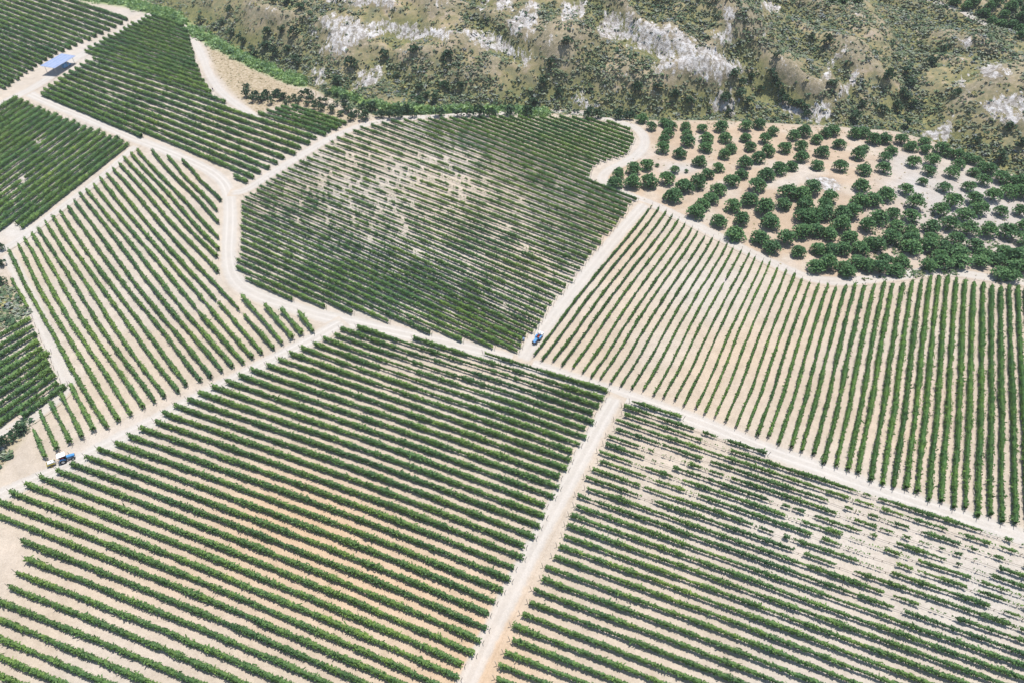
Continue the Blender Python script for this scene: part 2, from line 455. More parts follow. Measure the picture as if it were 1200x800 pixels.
def np_mesh(name, V, Q, mat, smooth=False):
    me = bpy.data.meshes.new(name)
    V = np.ascontiguousarray(V, np.float32); Q = np.ascontiguousarray(Q, np.int32)
    k = Q.shape[1]
    me.vertices.add(len(V)); me.vertices.foreach_set("co", V.ravel())
    me.loops.add(Q.size); me.loops.foreach_set("vertex_index", Q.ravel())
    me.polygons.add(len(Q)); me.polygons.foreach_set("loop_start", np.arange(0, Q.size, k, dtype=np.int32))
    me.polygons.foreach_set("loop_total", np.full(len(Q), k, np.int32))
    if smooth: me.polygons.foreach_set("use_smooth", np.ones(len(Q), bool))
    me.update(calc_edges=True)
    me.materials.append(mat)
    return me


def link(name, me, parent=None):
    o = bpy.data.objects.new(name, me); COL.objects.link(o)
    if parent is not None: o.parent = parent
    return o


def empty(name, loc, rz=0.0):
    o = bpy.data.objects.new(name, None); COL.objects.link(o)
    o.location = loc; o.rotation_euler = (0, 0, rz); o.empty_display_size = 0.5
    return o


def grid_faces(nr, nc, closed=False):
    i = np.arange(nr - 1)[:, None]; j = np.arange(nc if closed else nc - 1)[None, :]
    j2 = (j + 1) % nc
    return np.stack([i * nc + j, i * nc + j2, (i + 1) * nc + j2, (i + 1) * nc + j], -1).reshape(-1, 4)


# ground sheet
V = np.stack([GX, GY, Z1], -1).reshape(-1, 3)
me = np_mesh("ground", V, grid_faces(len(ys), len(xs)), m_ground, True)


def set_attr(me, name, arr):
    a = me.attributes.new(name, 'FLOAT', 'POINT'); a.data.foreach_set("value", np.ascontiguousarray(arr.ravel(), np.float32))


def set_col(me, name, arr):
    a = me.attributes.new(name, 'FLOAT_COLOR', 'POINT')
    c = np.ones((arr.reshape(-1, 3).shape[0], 4), np.float32); c[:, :3] = arr.reshape(-1, 3)
    a.data.foreach_set("color", c.ravel())


set_col(me, "soil", soil); set_attr(me, "hill", w_hill); set_attr(me, "rock", w_rock); set_attr(me, "dry", w_dry); set_attr(me, "green", w_green); set_attr(me, "hollow", HOLLOW)
tag(link("ground", me), kind="structure")
SOIL = [Grid(soil[..., k]) for k in range(3)]

# ------------------------------------------------------------------ roads and tracks
def resample(P, step):
    P = np.asarray(P, float)
    L = np.concatenate([[0], np.cumsum(np.linalg.norm(np.diff(P, axis=0), axis=1))])
    n = max(2, int(L[-1] / step) + 1)
    s = np.linspace(0, L[-1], n)
    return np.stack([np.interp(s, L, P[:, k]) for k in range(P.shape[1])], 1), s


def smooth_poly(P, it=2):
    P = np.asarray(P, float)
    for _ in range(it):
        Q = [P[0]]
        for a, b in zip(P[:-1], P[1:]):
            Q += [0.75 * a + 0.25 * b, 0.25 * a + 0.75 * b]
        Q.append(P[-1]); P = np.array(Q)
    return P


ROAD_LIFT = [0.05]


def road(name, pts, width, ruts=1.0):
    p = smooth_poly(pts)
    x, y, _ = unproject(p[:, 0], p[:, 1], H)
    P, s = resample(np.stack([x, y], 1), 1.0)
    for _ in range(4): P[1:-1] = 0.25 * P[:-2] + 0.5 * P[1:-1] + 0.25 * P[2:]
    T = np.gradient(P, axis=0); T /= np.linalg.norm(T, axis=1)[:, None] + 1e-9
    Nn = np.stack([-T[:, 1], T[:, 0]], 1)
    us = np.linspace(-1, 1, 15)
    wv = width * 0.5 * 1.25 * (1 + 0.16 * (fbm(s / 9, s * 0 + hash(name) % 97, 5, 2) - 0.5))
    X = P[:, 0][:, None] + Nn[:, 0][:, None] * wv[:, None] * us; Y = P[:, 1][:, None] + Nn[:, 1][:, None] * wv[:, None] * us
    Zr = H(X, Y) + ROAD_LIFT[0]; ROAD_LIFT[0] += 0.008
    me = np_mesh(name, np.stack([X, Y, Zr], -1).reshape(-1, 3), grid_faces(len(P), len(us)), m_road, True)
    e = np.clip((1 - np.abs(us)) / 0.55, 0, 1)[None, :] * np.ones((len(P), 1))
    taper = np.clip(np.minimum(s, s[-1] - s) / 2.5, 0, 1)[:, None]
    rut = np.exp(-((np.abs(us * width * 0.62) - 0.85) / 0.3) ** 2)[None, :] * (0.35 + 0.65 * fbm(s / 14, s * 0, 9, 2))[:, None] * ruts
    set_attr(me, "edge", e * taper); set_attr(me, "rut", rut)
    set_col(me, "soil", np.stack([g(X, Y) for g in SOIL], -1))
    tag(link(name, me), kind="structure")


road("dirt_road", [(30, 108), (60, 122), (110, 142), (150, 160), (190, 175), (235, 194), (258, 208), (269, 224), (270, 260), (267, 300), (272, 325), (290, 342), (330, 357),
                   (375, 370), (420, 380), (480, 393), (540, 405), (610, 424), (660, 440), (720, 460), (780, 480), (840, 502), (900, 528), (960, 548), (1040, 577), (1120, 603),
                   (1200, 629), (1290, 660)], 4.6)
road("farm_road", [(404, 376), (385, 387), (360, 401), (310, 426), (250, 457), (190, 488), (130, 519), (80, 546), (40, 562), (0, 581), (-70, 612)], 4.4)
road("headland_track", [(268, 226), (285, 226), (310, 209), (350, 184), (385, 163), (415, 150), (440, 143), (480, 138), (560, 134), (640, 132), (690, 136), (725, 143), (748, 150),
                        (758, 165), (752, 178), (735, 190), (712, 200), (704, 208), (712, 219), (745, 232), (765, 239), (800, 256), (850, 281), (900, 306), (945, 326), (980, 331),
                        (1030, 327), (1080, 319), (1110, 317), (1160, 326), (1230, 334)], 3.9, 0.5)
road("field_track", [(757, 238), (735, 262), (700, 305), (665, 350), (640, 382), (618, 410), (611, 425)], 4.2, 0.6)
road("middle_track", [(723, 462), (712, 480), (690, 520), (660, 575), (630, 630), (600, 690), (570, 750), (545, 805), (515, 870)], 4.0, 0.8)
road("entrance_road", [(-40, 148), (0, 122), (30, 108), (48, 98), (62, 88), (78, 76), (96, 64), (120, 50), (150, 33), (184, 13)], 4.8, 0.6)
road("upper_left_track", [(160, 170), (120, 208), (80, 238), (40, 268), (12, 290), (-40, 312)], 3.2, 0.6)
road("lower_left_track", [(8, 296), (24, 326), (42, 362), (60, 402), (80, 446), (82, 454), (50, 482), (18, 500), (-40, 524)], 3.6, 0.5)
road("edge_path", [(210, 28), (227, 46), (237, 66), (246, 90), (260, 110), (286, 129), (304, 140)], 3.6, 0.4)
road("ridge_path", [(1075, -8), (1100, 5), (1120, 11), (1140, 20), (1158, 30)], 2.2, 0.0)

# ------------------------------------------------------------------ vine rows
def random_quads(C, size, aspect, up_bias=0.0, face_up=0.45):
    """leaf quads round centres C; random facing"""
    n = len(C)
    nv = rng.normal(size=(n, 3)); nv /= np.linalg.norm(nv, axis=1)[:, None] + 1e-9
    nv[:, 2] = np.abs(nv[:, 2]) + face_up; nv /= np.linalg.norm(nv, axis=1)[:, None]      # leaves turn towards the light
    b = rng.normal(size=(n, 3)); b[:, 2] += up_bias
    b -= (b * nv).sum(1)[:, None] * nv; b /= np.linalg.norm(b, axis=1)[:, None] + 1e-9
    a = np.cross(b, nv)
    a = a * (size * 0.5)[:, None]; b = b * (size * 0.5 * aspect)[:, None]
    V = np.stack([C - a - b, C + a - b * 0.7, C + a * 0.6 + b, C - a * 0.8 + b * 0.8], 1).reshape(-1, 3)
    Q = np.arange(n * 4).reshape(-1, 4)
    return V, Q


def smooth1(n, k):
    r = rng.random(n + 4 * k); ker = np.hanning(2 * k + 1); ker /= ker.sum()
    return np.convolve(r, ker, 'same')[2 * k:2 * k + n]


m_post = simple_mat("weathered_wood", (0.42, 0.36, 0.30), 0.85)
_a = np.linspace(0, 2 * np.pi, 8, endpoint=False)
_pv = np.concatenate([np.stack([0.06 * np.cos(_a), 0.06 * np.sin(_a), 0 * _a + z_], 1) for z_ in (-0.2, 1.65, 1.72)]); _pv[16:, :2] *= 0.5
POST = np_mesh("end_post", _pv, np.concatenate([grid_faces(3, 8, True), [[16, 17, 18, 19], [16, 19, 20, 23], [20, 21, 22, 23]]]), m_post)
N_ROWS = 0
TOTAL_LEN = 0.0


def vine_row(pix, vigor, label, group, width=1.0, top=1.75, bottom=0.62, mat=None, stems=True, leaf=0.26, dens=26, floor=0.0):
    """one row of trained vines along the ground under a photo-traced line"""
    global N_ROWS, TOTAL_LEN
    p, _ = resample(pix, 6.0)
    x, y, _ = unproject(p[:, 0], p[:, 1], H)
    P, s = resample(np.stack([x, y], 1), 0.5)
    n = len(P)
    if n < 8 or s[-1] < 4: return None
    if n > 24:
        P = P[rng.integers(0, 3):n - rng.integers(0, 3)]; n = len(P); s = np.arange(n) * (s[1] - s[0])
    for _ in range(3): P[1:-1] = 0.25 * P[:-2] + 0.5 * P[1:-1] + 0.25 * P[2:]
    T = np.gradient(P, axis=0); T /= np.linalg.norm(T, axis=1)[:, None] + 1e-9
    Nn = np.stack([-T[:, 1], T[:, 0]], 1)
    P += Nn * ((smooth1(n, 12) - 0.5) * 0.5)[:, None]
    z = H(P[:, 0], P[:, 1])
    qx, qy = project(P[:, 0], P[:, 1], z)
    lift = 0.5 * (top + bottom)
    v = vigor(qx, qy, width * 0)                         # 0 = bare, 1 = full
    nn = smooth1(n, 5); nn = (nn - nn.mean()) / (nn.std() + 1e-6)      # metre-scale clumping
    n2 = smooth1(n, 11); n2 = (n2 - n2.mean()) / (n2.std() + 1e-6)
    weak = np.clip(1.0 - v, 0, 1)
    plant = np.repeat(rng.random(n // 3 + 2), 3)[:n]                    # vine by vine
    vv = v + 0.12 * nn + 0.15 * n2 * (0.7 + weak) + 0.30 * (plant - 0.5) + 1.25 * weak ** 1.7 * (plant - 0.42)
    vv = np.maximum(vv, floor + 0.12 * (plant - 0.5) * (floor > 0) * (rng.random() + 0.5))
    pres = np.clip((vv - 0.20) / 0.24, 0, 1.0)
    W = width * np.clip(0.27 + 0.73 * vv, 0.28, 1.3) * (0.4 + 0.6 * pres)
    bot = bottom + 0.42 * np.clip(1.0 - vv, 0, 1)                       # weak vines leave the lower stem bare
    Ht = np.maximum(top * np.clip(0.64 + 0.36 * vv, 0.55, 1.12) - bot, 0.35)
    root = empty("vine_row", (P[0, 0], P[0, 1], z[0]))
    tag(root, label, "vine row", group)
    org = np.array([P[0, 0], P[0, 1], z[0]])
    # leafy core
    K = 7
    ang = np.linspace(0, 2 * np.pi, K, endpoint=False)
    rr = 0.74 + 0.26 * rng.random((n, K))
    ca, sa = np.cos(ang), np.sin(ang)
    lat = W[:, None] * 0.5 * 0.82 * ca * rr
    ver = bot[:, None] + Ht[:, None] * (0.5 + 0.46 * sa * rr) + 0.0
    Vc = np.stack([P[:, 0][:, None] + Nn[:, 0][:, None] * lat, P[:, 1][:, None] + Nn[:, 1][:, None] * lat, z[:, None] + ver], -1)
    Vc += rng.normal(size=Vc.shape) * 0.045
    Q = grid_faces(n, K, True)
    ok = (pres[:-1] > 0.35) & (pres[1:] > 0.35)
    Q = Q.reshape(n - 1, K, 4)[ok].reshape(-1, 4)
    # leaves
    lam = dens * 0.5 * np.sqrt(pres) * np.clip(0.45 + 0.55 * vv, 0.3, 1.4)
    lam = np.where(pres < 0.05, 0, lam)
    cnt = rng.poisson(lam)
    idx = np.repeat(np.arange(n), cnt); m = len(idx)
    th = rng.random(m) * 2 * np.pi; r = 0.70 + 0.42 * rng.random(m) ** 1.3
    la = W[idx] * 0.5 * np.cos(th) * r
    he = bot[idx] + Ht[idx] * (0.5 + 0.5 * np.sin(th) * r)
    so = (rng.random(m) - 0.5) * 0.5
    C = np.stack([P[idx, 0] + Nn[idx, 0] * la + T[idx, 0] * so, P[idx, 1] + Nn[idx, 1] * la + T[idx, 1] * so, z[idx] + he], 1)
    V1, Q1 = random_quads(C, leaf * (0.65 + 0.7 * rng.random(m)), np.ones(m))
    # wild shoots sticking out
    k = rng.poisson(0.9 * s[-1] * np.clip(v.mean(), 0.1, 1))
    si = rng.integers(0, n, k); si = si[pres[si] > 0.3]; k = len(si)
    th = rng.random(k) * np.pi
    la = W[si] * 0.5 * np.cos(th) * 1.22; he = bot[si] + Ht[si] * (0.5 + 0.5 * np.sin(th) * 1.22)
    C2 = np.stack([P[si, 0] + Nn[si, 0] * la, P[si, 1] + Nn[si, 1] * la, z[si] + he], 1)
    V2, Q2 = random_quads(C2, 0.17 + 0.13 * rng.random(k), 2.2 + rng.random(k) * 1.6, 0.6, 0.0)
    Va = np.concatenate([Vc.reshape(-1, 3), V1, V2]) - org
    Qa = np.concatenate([Q, Q1 + n * K, Q2 + n * K + len(V1)])
    me = np_mesh("foliage", Va, Qa, mat or m_vine)
    tag(link("foliage", me, root))
    # stems
    if stems:
        st = np.arange(1, n - 1, 3)
        st = st[rng.random(len(st)) < np.where(pres[st] > 0.2, 0.95, 0.45)]
        if len(st):
            q = len(st); r0 = 0.045
            base = np.stack([P[st, 0], P[st, 1], z[st] - 0.06], 1); tip = base + np.stack([rng.normal(size=q) * 0.05, rng.normal(size=q) * 0.05, np.where(pres[st] > 0.2, bot[st] + 0.3, 0.55)], 1)
            sq = np.array([[-1, -1, 0], [1, -1, 0], [1, 1, 0], [-1, 1, 0]]) * r0
            Vs = np.concatenate([base[:, None] + sq, tip[:, None] + sq * 0.8], 1).reshape(-1, 3) - org
            f = np.array([[0, 1, 5, 4], [1, 2, 6, 5], [2, 3, 7, 6], [3, 0, 4, 7], [4, 5, 6, 7]])
            Qs = (np.arange(q)[:, None, None] * 8 + f).reshape(-1, 4)
            tag(link("stems", np_mesh("stems", Vs, Qs, m_bark), root), kind="stuff")
        hz = z + 0.42
        tri = np.array([[-1, 0], [1, 0], [0, 1.6]]) * 0.028
        Vh = np.stack([P[:, 0][:, None] + Nn[:, 0][:, None] * tri[:, 0], P[:, 1][:, None] + Nn[:, 1][:, None] * tri[:, 0], hz[:, None] + tri[:, 1]], -1).reshape(-1, 3) - org
        tag(link("irrigation_hose", np_mesh("irrigation_hose", Vh, grid_faces(n, 3, True), m_hose), root))
    for e, sg in ((0, -1), (n - 1, 1)):
        o = link("end_post", POST, root)
        q = P[e] + T[e] * 0.5 * sg
        o.location = (q[0] - org[0], q[1] - org[1], float(H(q[0], q[1])) - org[2])
        o.rotation_euler = (0, 0.22 * sg, math.atan2(T[e, 1], T[e, 0]))
    N_ROWS += 1; TOTAL_LEN += s[-1]
    return root


def make_vigor(base, blobs):
    def f(px, py, _):
        v = np.full(np.shape(px), base, float)
        for cx, cy, rx, ry, a in blobs:
            v = v + a * np.exp(-(((px - cx) / rx) ** 2 + ((py - cy) / ry) ** 2))
        return v
    return f


def ordinal(n):
    s = 'th' if 10 <= n % 100 <= 20 else {1: 'st', 2: 'nd', 3: 'rd'}.get(n % 10, 'th')
    return f"{n}{s}"


def family(xg, guides, clip, vigor, label, group, width, mat=None, lo=None, hi=None, extra=None, **kw):
    """rows given as y(x) at a few indices; rows between are interpolated and cut by the block outline"""
    idx = sorted(guides)
    G = np.array([guides[i] for i in idx], float)
    lo = idx[0] if lo is None else lo; hi = idx[-1] if hi is None else hi
    xx = np.arange(xg[0], xg[-1] + .1, 1.5)
    k = k2 = 0
    for i in range(lo, hi + 1):
        # quadratic-free smooth interpolation between guides (Catmull-Rom slopes)
        yv = np.array([hermite(idx, G[:, c], i) for c in range(len(xg))])
        yy = hermite_arr(xg, yv, xx)
        ins = inside(xx, yy, clip)
        runs = np.flatnonzero(np.diff(np.concatenate([[0], ins.astype(int), [0]])))
        best = None
        for a, b in zip(runs[::2], runs[1::2]):
            if best is None or b - a > best[1] - best[0]: best = (a, b)
        if best is None or best[1] - best[0] < 8: continue
        k += 1
        w = width(i) if callable(width) else width
        mm = mat(i) if callable(mat) else mat
        for a, b in zip(runs[::2], runs[1::2]):
            if (a, b) == best: vine_row(np.stack([xx[a:b], yy[a:b]], 1), vigor, label(k), group, w, mat=mm, **kw)
            elif extra and b - a > 8:
                k2 += 1
                vine_row(np.stack([xx[a:b], yy[a:b]], 1), vigor, extra(k2), group, w, mat=mm, **kw)


def hermite(xk, yk, x):
    return float(hermite_arr(xk, yk, np.array([x], float))[0])


def hermite_arr(xk, yk, x):
    xk = np.asarray(xk, float); yk = np.asarray(yk, float)
    d = np.diff(yk) / np.diff(xk)
    m = np.concatenate([[d[0]], 0.5 * (d[:-1] + d[1:]), [d[-1]]])
    i = np.clip(np.searchsorted(xk, x, side='right') - 1, 0, len(xk) - 2)
    h = xk[i + 1] - xk[i]; t = (x - xk[i]) / h
    return ((1 + 2 * t) * (1 - t) ** 2 * yk[i] + t * (1 - t) ** 2 * h * m[i] + t * t * (3 - 2 * t) * yk[i + 1] + t * t * (t - 1) * h * m[i + 1])


# ---- block A: near left
A_POLY = [(402, 386), (431, 385), (500, 402), (560, 414), (617, 428), (712, 457), (711, 463), (699, 490), (680, 526), (654, 575), (625, 635), (597, 684), (579, 723), (555, 768), (538, 801),
          (512, 850), (-60, 850), (-60, 730), (0, 702), (11, 690), (21, 674), (29, 658), (36, 643), (10, 622), (-50, 600), (-50, 606), (-2, 585), (12, 578), (49, 560), (102, 533.5), (152, 511), (197, 483), (240, 460),
          (285, 440), (314, 427), (354, 409), (379, 396), (393, 391)]
vigA = make_vigor(0.98, [(560, 440, 115, 36, -0.52), (470, 420, 60, 20, -0.2), (640, 440, 40, 12, -0.1), (690, 465, 35, 25, 0.3), (400, 400, 40, 16, 0.15)])
family([-60, 0, 150, 300, 450, 600, 720],
       {0: [220, 240, 287, 333, 379, 426, 463], 3: [241, 260, 306, 352, 405, 454, 495], 11: [315, 335, 386, 437, 488, 541, 584], 20: [427, 447, 498, 551, 606, 666, 716],
        30: [567, 589, 648, 710, 775, 843, 900], 34: [640, 664, 723, 786, 853, 922, 980], 40: [763, 791, 858, 929, 1003, 1080, 1140], 46: [890, 920, 990, 1066, 1146, 1225, 1290]},
       A_POLY, vigA, lambda k: f"leafy vine row, {ordinal(k)} down from the central crossroads in the large near left field",
       "vine rows in the large near left field", 0.88, lo=0, hi=42, leaf=0.27, dens=32, top=1.66, bottom=0.16, floor=0.37)

# ---- block B: near right
B_POLY = [(735, 470), (788, 485.5), (822, 503), (862, 518), (920, 543), (960, 560), (1040, 588), (1120, 613), (1200, 638), (1260, 660), (1260, 850), (545, 850), (575, 795), (588, 761), (604, 731), (622, 691),
          (650, 639), (672, 593), (697, 540), (717, 503), (727, 484), (732, 474)]
vigB = make_vigor(0.90, [(800, 550, 74, 34, -0.68), (750, 500, 60, 16, -0.1), (870, 520, 60, 14, -0.35), (1105, 632, 150, 56, -0.52), (1200, 700, 70, 70, -0.42), (900, 620, 60, 20, -0.2), (990, 590, 90, 22, -0.30), (1000, 660, 150, 60, -0.10), (930, 640, 120, 30, -0.08), (1060, 720, 120, 30, -0.18), (650, 780, 120, 60, 0.12)])
family([560, 700, 850, 1000, 1200, 1260],
       {0: [415, 460, 508, 557, 624, 644], 2: [431, 477, 528, 577, 641, 661], 5: [462, 509, 560, 611, 678, 699], 8: [493, 542, 594, 646, 714, 736], 14: [566, 617, 671, 726, 798, 820],
        19: [637, 688, 744, 802, 880, 903], 28: [788, 844, 906, 968, 1052, 1077], 32: [858, 916, 980, 1044, 1130, 1156]},
       B_POLY, vigB, lambda k: f"vine row with patchy gaps, {ordinal(k)} down from the pale road in the near right field",
       "vine rows in the near right field", 0.76, lo=0, hi=31, leaf=0.25, dens=32, top=1.6, bottom=0.36, floor=0.25)

# ---- block C: right, rows running towards the camera
C_TOP = [(764, 242.5), (772, 246), (779.5, 251), (787.5, 255.5), (794.5, 260), (802.5, 264.5), (810.5, 269.5), (818, 273), (826, 278), (834, 282), (842.5, 286), (851, 289.5), (859, 292.5), (868, 296),
         (877.5, 299), (885, 303), (894, 307), (901, 311), (911, 315.5), (920.5, 319.5), (930, 324), (939, 329), (948, 332.5), (958, 336), (969, 337), (979, 337.5), (990.5, 337), (1001, 336), (1012.5, 336),
         (1024, 335), (1035, 334), (1045, 335), (1057, 334), (1068, 332), (1079, 329), (1089, 326), (1099, 326), (1109, 327.5), (1119, 329), (1129.5, 331), (1140, 332.5), (1151, 334.5), (1161, 336), (1171, 337),
         (1181, 337.5), (1191, 339), (1200, 340), (1210, 341), (1220, 342)]
C_BOT = [(624, 420), (634.5, 424), (647, 427), (657.5, 431), (669.5, 434.5), (682, 439), (693, 443), (703, 446), (716, 449.5), (727.5, 453), (739.5, 457.5), (752, 461), (765, 465), (777, 468), (789, 472.5),
         (801, 476), (814, 482), (825, 487), (837, 491), (849.5, 496), (862.5, 501), (874, 506), (887, 511), (899, 516), (912, 521), (926, 527.5), (938, 532), (952, 537.5), (964.5, 544), (978, 549), (992, 555.5),
         (1004, 557.5), (1019, 564), (1033, 569), (1046, 572.5), (1060, 577.5), (1072.5, 582), (1087, 587), (1101, 591), (1116, 596), (1129, 601), (1144, 606), (1158, 609), (1172, 613), (1188, 617), (1203, 622),
         (1218, 627), (1233, 632), (1248, 637)]
vigC = make_vigor(0.80, [(1120, 430, 200, 130, 0.28), (720, 330, 90, 60, -0.04)])
for i, (a, b) in enumerate(zip(C_TOP, C_BOT)):
    t = np.linspace(0, 1, 24)
    wob = (1.9 * np.sin(t * 6.6 + 0.08 * i + 1.0) + 0.4 * np.sin(t * 15 + i * 0.12)) * np.sin(np.pi * t)
    pts = np.stack([a[0] + (b[0] - a[0]) * t + wob * (1 - i / 70), a[1] + (b[1] - a[1]) * t], 1)
    f = min(1, max(0, (i - 16) / 16))
    wd = 0.56 + 0.62 * f * f * (3 - 2 * f)
    lab = f"{'slim' if i < 24 else 'broad bright green'} vine row, {ordinal(i + 1)} right of the track where the blue tractor stands"
    vine_row(pts, vigC, lab, "vine rows in the sloping right field", wd, mat=m_vine_lush, leaf=0.25, dens=26, top=1.45 + 0.15 * f, bottom=0.2)

# ---- block D: centre
D_POLY = [(283, 236), (300, 224), (320, 210), (348, 193), (372, 178), (401, 161), (428, 149), (455, 144), (500, 141), (560, 139), (640, 138), (690, 140), (720, 146), (738, 151), (746, 163), (742, 173),
          (736, 182), (720, 189), (706, 193), (694, 200), (692, 207), (697, 216), (720, 226), (746, 236), (738, 246), (722, 267), (700, 292), (680, 321), (656, 351), (635, 378), (617, 402), (610, 414), (600, 414),
          (567, 407), (517, 396), (475, 385), (430, 373), (386, 363), (344, 354), (300, 336), (280, 323), (277, 308), (283, 285), (284, 250)]
vigD = make_vigor(0.90, [(420, 205, 80, 34, -0.42), (510, 210, 75, 36, -0.40), (360, 255, 60, 24, -0.22), (440, 262, 65, 28, -0.32), (570, 240, 50, 24, -0.16), (470, 300, 60, 20, -0.12), (440, 335, 90, 24, 0.2),
                         (610, 165, 130, 22, 0.12), (300, 300, 30, 40, 0.12), (612, 290, 14, 8, -0.6), (355, 225, 50, 15, -0.15), (470, 195, 14, 8, -0.4), (395, 215, 12, 8, -0.5)])
family([270, 350, 450, 550, 650, 760],
       {0: [320, 356, 402, 448, 494, 545], 7: [262, 298, 343, 388, 434, 484], 12: [226, 260, 304, 349, 395, 447], 23: [156, 184, 221, 259, 298, 341], 37: [60, 87, 122, 160, 199, 242], 54: [-10, 15, 50, 86, 119, 157]},
       D_POLY, vigD, lambda k: f"dark green vine row, {ordinal(k)} up from the crossroads in the central field",
       "vine rows in the central field", 0.82, lo=0, hi=56, leaf=0.26, dens=28, top=1.66, bottom=0.26, floor=0.31)

# ---- block E: left, explicit rows
E_ROWS = [[(215, 191), (259, 237)], [(196, 185), (257, 250)], [(178, 179), (258, 263)], [(162, 178), (257.5, 281)], [(156, 183), (257, 294)], [(147, 187), (255, 304)], [(141, 194), (256, 321)],
          [(133, 200), (323, 412)], [(126, 207), (310, 417)], [(117, 210), (297.5, 421)], [(112, 219), (286, 427)], [(104, 225), (274, 432.5)], [(96, 230), (262.5, 439)], [(88, 238), (249.5, 445)], [(81, 246), (238, 449)],
          [(72, 251), (223, 455.5)], [(64, 257), (211, 461)], [(56, 263), (196, 469)], [(47.5, 271), (184, 475)], [(39.5, 277.5), (170, 480.5)], [(30.5, 283), (157, 489)], [(22.5, 290), (143, 496)], [(12.5, 296), (129, 504)]]
vigE = make_vigor(0.93, [(310, 365, 36, 26, -0.42), (270, 345, 40, 22, -0.22), (60, 495, 30, 20, -0.25), (18, 310, 14, 20, -0.3)])
gE = "vine rows in the left field"
for i, (a, b) in enumerate(E_ROWS):
    t = np.linspace(0, 1, 20)
    bow = -4.5 * np.sin(np.pi * t) * (i / 22.0) + 1.0 * np.sin(t * 9 + i)
    pts = np.stack([a[0] + (b[0] - a[0]) * t + bow, a[1] + (b[1] - a[1]) * t], 1)
    vine_row(pts, vigE, f"neat vine row, {ordinal(i + 1)} from the bend of the grey road in the left field", gE, 0.92, leaf=0.27, dens=30, bottom=0.22)
for i, (a, b) in enumerate([[(351, 369), (368, 391)], [(329, 364), (357, 396)], [(310, 359), (346, 401)], [(283, 348), (334, 407)]]):
    vine_row(np.array([a, b], float), make_vigor(1.0 if i < 3 else 0.8, []), f"short vine row in the wedge below the road bend, {ordinal(i + 1)} from the crossroads", gE, 1.1, leaf=0.26, dens=28)
for i, (a, b) in enumerate([[(85, 454), (114, 509)], [(74, 464), (100.5, 517.5)], [(62, 474), (86, 524)], [(48, 482.5), (70.5, 530)], [(42, 507), (55.5, 538)]]):
    vine_row(np.array([a, b], float), vigE, f"short vine row above the blue tractor and trailer, {ordinal(5 - i)} from the bushes on the bank", gE, 0.95, leaf=0.26, dens=28)
vine_row(np.array([(15, 329), (35, 364)], float), make_vigor(0.72, []), "lone short vine row on the edge of the dry grass at the left", gE, 0.85, leaf=0.26, dens=26)

# ---- block F: upper left
F_POLY = [(48, 112), (56, 104), (69, 95), (81, 86), (92, 79), (103, 72), (110, 69), (97, 62), (115, 51), (140, 38), (160, 27), (181, 17), (200, 23), (217, 31), (225, 48), (229, 66), (237, 92), (254, 117), (284, 130), (297, 137),
          (312, 132), (330, 126), (345, 126), (375, 135), (409, 146), (392, 156), (368, 169), (347, 183), (328, 192), (312, 202), (290, 216), (240, 192), (180, 167), (120, 144), (80, 125)]
vigF = make_vigor(1.0, [(330, 132, 30, 10, -0.3), (120, 110, 30, 12, -0.2), (260, 170, 60, 20, -0.12)])
family([40, 120, 200, 280, 420], {0: [108, 142, 176, 211, 272], 10: [47, 74, 100, 127, 172], 11: [42, 68, 94, 121, 166], 25: [-30, -2, 27, 56, 106]}, F_POLY, vigF,
       lambda k: f"dense vine row, {ordinal(k)} up from the grey road in the upper left field", "vine rows in the upper left field", 1.25, lo=0, hi=26, leaf=0.34, dens=28, top=1.85, bottom=0.25, extra=lambda k: f"short vine row by the end of the edge path, {ordinal(k)} up at the upper left")

# ---- block G: left edge
G_POLY = [(-60, 160), (0, 123), (19, 116), (33, 120), (60, 132), (94, 145), (122, 156), (153, 168), (154, 172), (100, 216), (60, 248), (30, 271), (24, 268), (19, 262), (0, 276), (-60, 320)]
vigG = make_vigor(1.0, [(15, 215, 24, 16, -0.45), (55, 175, 20, 12, -0.2), (90, 205, 30, 10, -0.15)])
family([-60, 0, 80, 160], {0: [168, 130, 80, 30], 10: [250, 207, 150.6, 94], 19: [337, 290, 227, 164]}, G_POLY, vigG,
       lambda k: f"dark vine row, {ordinal(k)} from the entrance junction in the left edge field", "vine rows in the left edge field", 1.22, lo=-2, hi=19, leaf=0.33, dens=28, top=1.85, bottom=0.25)

# ---- block H: top left corner
H_POLY = [(-60, 90), (0, 113), (10, 106), (22, 97), (35, 88), (48, 79), (76, 62), (88, 57), (120, 43), (144, 30), (166, 16), (148, 8), (120, 6), (100, 3), (84, -6), (80, -30), (-60, -60)]
vigH = make_vigor(1.0, [(20, 90, 26, 12, -0.3), (10, 50, 40, 14, -0.12)])
family([-60, 0, 80, 160], {0: [75, 102, 138, 175], 12: [8, 32, 63, 95], 24: [-57, -37, -11, 15]}, H_POLY, vigH,
       lambda k: f"lush vine row, {ordinal(k)} from the entrance junction in the corner field", "vine rows in the top left corner field", 1.25, lo=0, hi=26, leaf=0.34, dens=28, top=1.9, bottom=0.25)

# ---- block I: small field at the left edge
I_POLY = [(-60, 400), (0, 388), (20, 375), (36, 364), (40, 377), (47, 390), (55, 406), (64, 426), (70, 442), (79, 455), (40, 485), (12, 498), (0, 503), (-60, 530)]
vigI = make_vigor(0.96, [(50, 460, 30, 16, -0.35), (8, 395, 16, 10, -0.3)])
family([-60, 0, 40, 90], {0: [415, 386, 364, 337], 11: [555, 511, 482, 446]}, I_POLY, vigI,
       lambda k: f"dark short vine row, {ordinal(k)} down from the dry grass in the small left field", "vine rows in the small left field", 1.25, lo=0, hi=12, leaf=0.31, dens=30, top=1.9, bottom=0.22)
print("ROWS", N_ROWS, "length", TOTAL_LEN)

